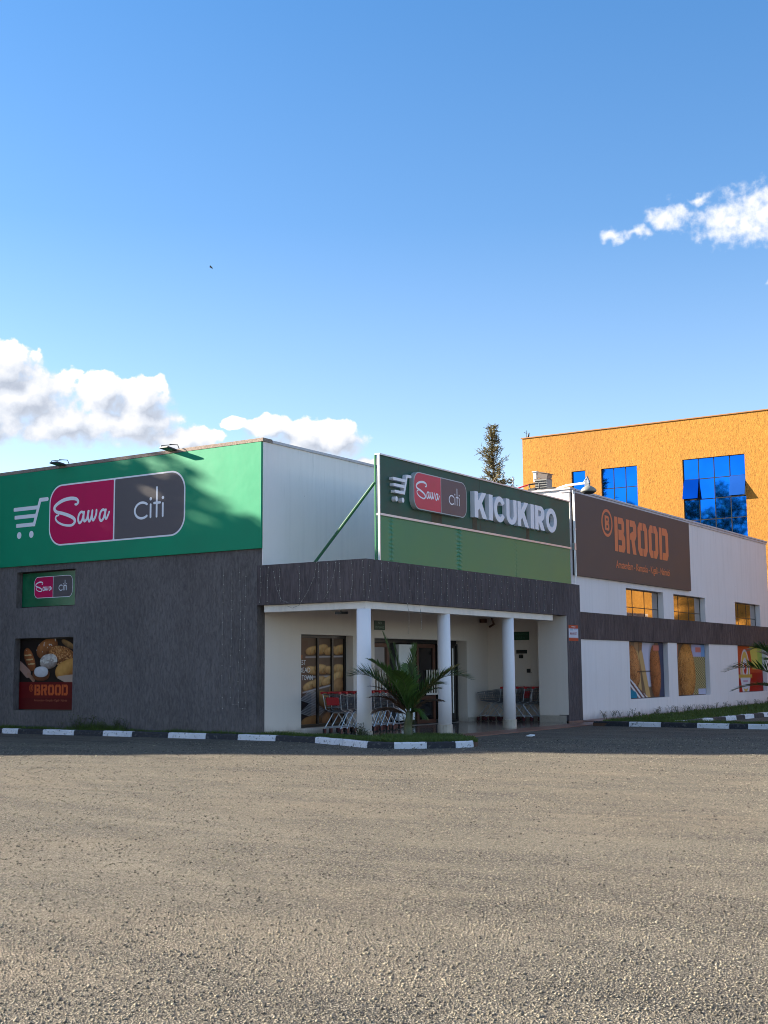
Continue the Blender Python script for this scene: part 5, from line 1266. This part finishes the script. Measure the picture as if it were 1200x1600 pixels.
XS = .012; ys2 = [.12, .62, .9, 1.35, 1.8, 2.2, 2.5, 2.95, 3.3, 3.6, 4.05, 4.35, 4.6, 5.0, 5.35, 5.75, 6.05, 6.45, 6.8, 7.2, 7.6, 8.05, 8.5, 9.0, 9.5]
for k_, y in enumerate(ys2):
    fairy([[(XS, y, 4.08), (XS, y + random.uniform(-.05, .05), 3.6), (XS, y + random.uniform(-.05, .05), 3.21)]], '%s bulb string from the corner along the long side of the fascia' % (ORD + ['twenty-first', 'twenty-second', 'twenty-third', 'twenty-fourth', 'twenty-fifth'])[k_], step=.15)
fairy([[(XS, 1.7, 3.2), (.05, 1.72, 2.9), (.05, 1.7, 2.45)]], 'loose bulb string hanging below the fascia left of the palm top'); fairy([[(XS, 2.25, 3.2), (.05, 2.27, 2.8), (.05, 2.25, 2.55)]], 'shorter loose bulb string hanging below the fascia above the palm top')
# litter
mb = MB(); mb.add([(2.05, 3.60, G0 + .01), (2.26, 3.66, G0 + .02), (2.24, 3.74, G0 + .045), (2.13, 3.70, G0 + .055), (2.03, 3.68, G0 + .02)], [(0, 1, 2, 3, 4)]); mb.box(2.08, 2.2, 3.63, 3.68, G0 + .005, G0 + .03); tag(mb.build('paper_scrap', M['paper']), 'white scrap of paper on the shaded asphalt before the porch', 'litter')

# ================================================================== THE ORANGE BUILDING
OY = 36.0
ob = empty('office_building', (5, OY, 0), label='tall orange rough rendered building with blue mirrored windows behind the white block', cat='building')
OW = [(-11.36, -10.60, 9.6, 11.73), (-9.72, -7.79, 7.7, 11.72), (-5.43, -2.35, 7.6, 11.77)]
extra = [(x, x + 3.1, z, z + 4.1) for x in (2.2, 9.5, 17, 25) for z in (7.6, ) ]
mb = MB(); wall_mb(mb, 'Y', OY, .3, -14.15, 34, -.2, 13.75, OW + extra); mb.box(-14.14, 33.9, OY + .301, OY + 14, -.2, 13.70); mb.build('wall', M['orange'], ob)
mb = MB(); mb.box(-14.22, 34.05, OY - .05, OY + .32, 13.75, 13.80); mb.build('coping', plain('rust_coping', (.30, .13, .04), .8), ob)
def blue_window(a, b, c, d, nx_, rows, open_=(), pale=()):
    fr_ = MB(); xs_ = [a + (b - a) * i / nx_ for i in range(nx_ + 1)]
    for x in xs_: fr_.box(x - .02, x + .02, OY + .10, OY + .16, c, d)
    for z in rows: fr_.box(a, b, OY + .103, OY + .157, z - .02, z + .02)
    fo = fr_.build('window', M['dark'], ob)
    bk_ = MB(); bk_.quad((a, OY + .28, c), (b, OY + .28, c), (b, OY + .28, d), (a, OY + .28, d)); bk_.build('backing', M['black'], fo)
    for j in range(len(rows) - 1):
        z1, z0 = rows[j], rows[j + 1]
        for i in range(nx_):
            x0, x1 = xs_[i] + .012, xs_[i + 1] - .012; p = MB(); tl = random.uniform(-.004, .004)
            if (j, i) in open_:
                o_ = .30; p.obox(((x0 + x1) / 2, OY + .10 - o_ / 2, (z0 + z1) / 2 + .01), ((x1 - x0) / 2, 0, 0), (0, o_ / 2, (z1 - z0) / 2 - .015), (0, .018, -.004))
                p.build('open_pane', M['blueglass2' if (j, i) in pale else 'blueglass'], fo)
            else:
                p.quad((x0, OY + .12 + tl, z0 + .01), (x1, OY + .12 - tl, z0 + .01), (x1, OY + .12 + tl, z1 - .01), (x0, OY + .12 + tl * 3, z1 - .01)); p.build('pane', M['blueglass'], fo)
blue_window(*OW[0], 1, [11.73, 10.66, 9.6]); blue_window(*OW[1], 3, [11.72, 10.69, 9.66, 8.65, 7.7])
blue_window(*OW[2], 4, [11.77, 10.76, 9.76, 8.75, 7.74], open_={(1, 0), (1, 3)}, pale={(1, 3)})
for e in extra: blue_window(*e, 4, [e[3], e[3] - 1, e[3] - 2, e[3] - 3, e[2]])
# low white annex right of the frame, mirrored in the small windows
an = empty('annex_building', (14, 33, 0), label='low white annex with grey roof right of the frame, mirrored in small windows', cat='building')
mb = MB(); mb.box(6.2, 24, 31.5, 34, -.1, 4.0); mb.build('wall', M['paper'], an); mb = MB(); mb.prism([(6.0, 31.2), (24.2, 31.2), (24.2, 34.2), (6.0, 34.2)], 4.0, 4.18); mb.build('roof', M['roof'], an)
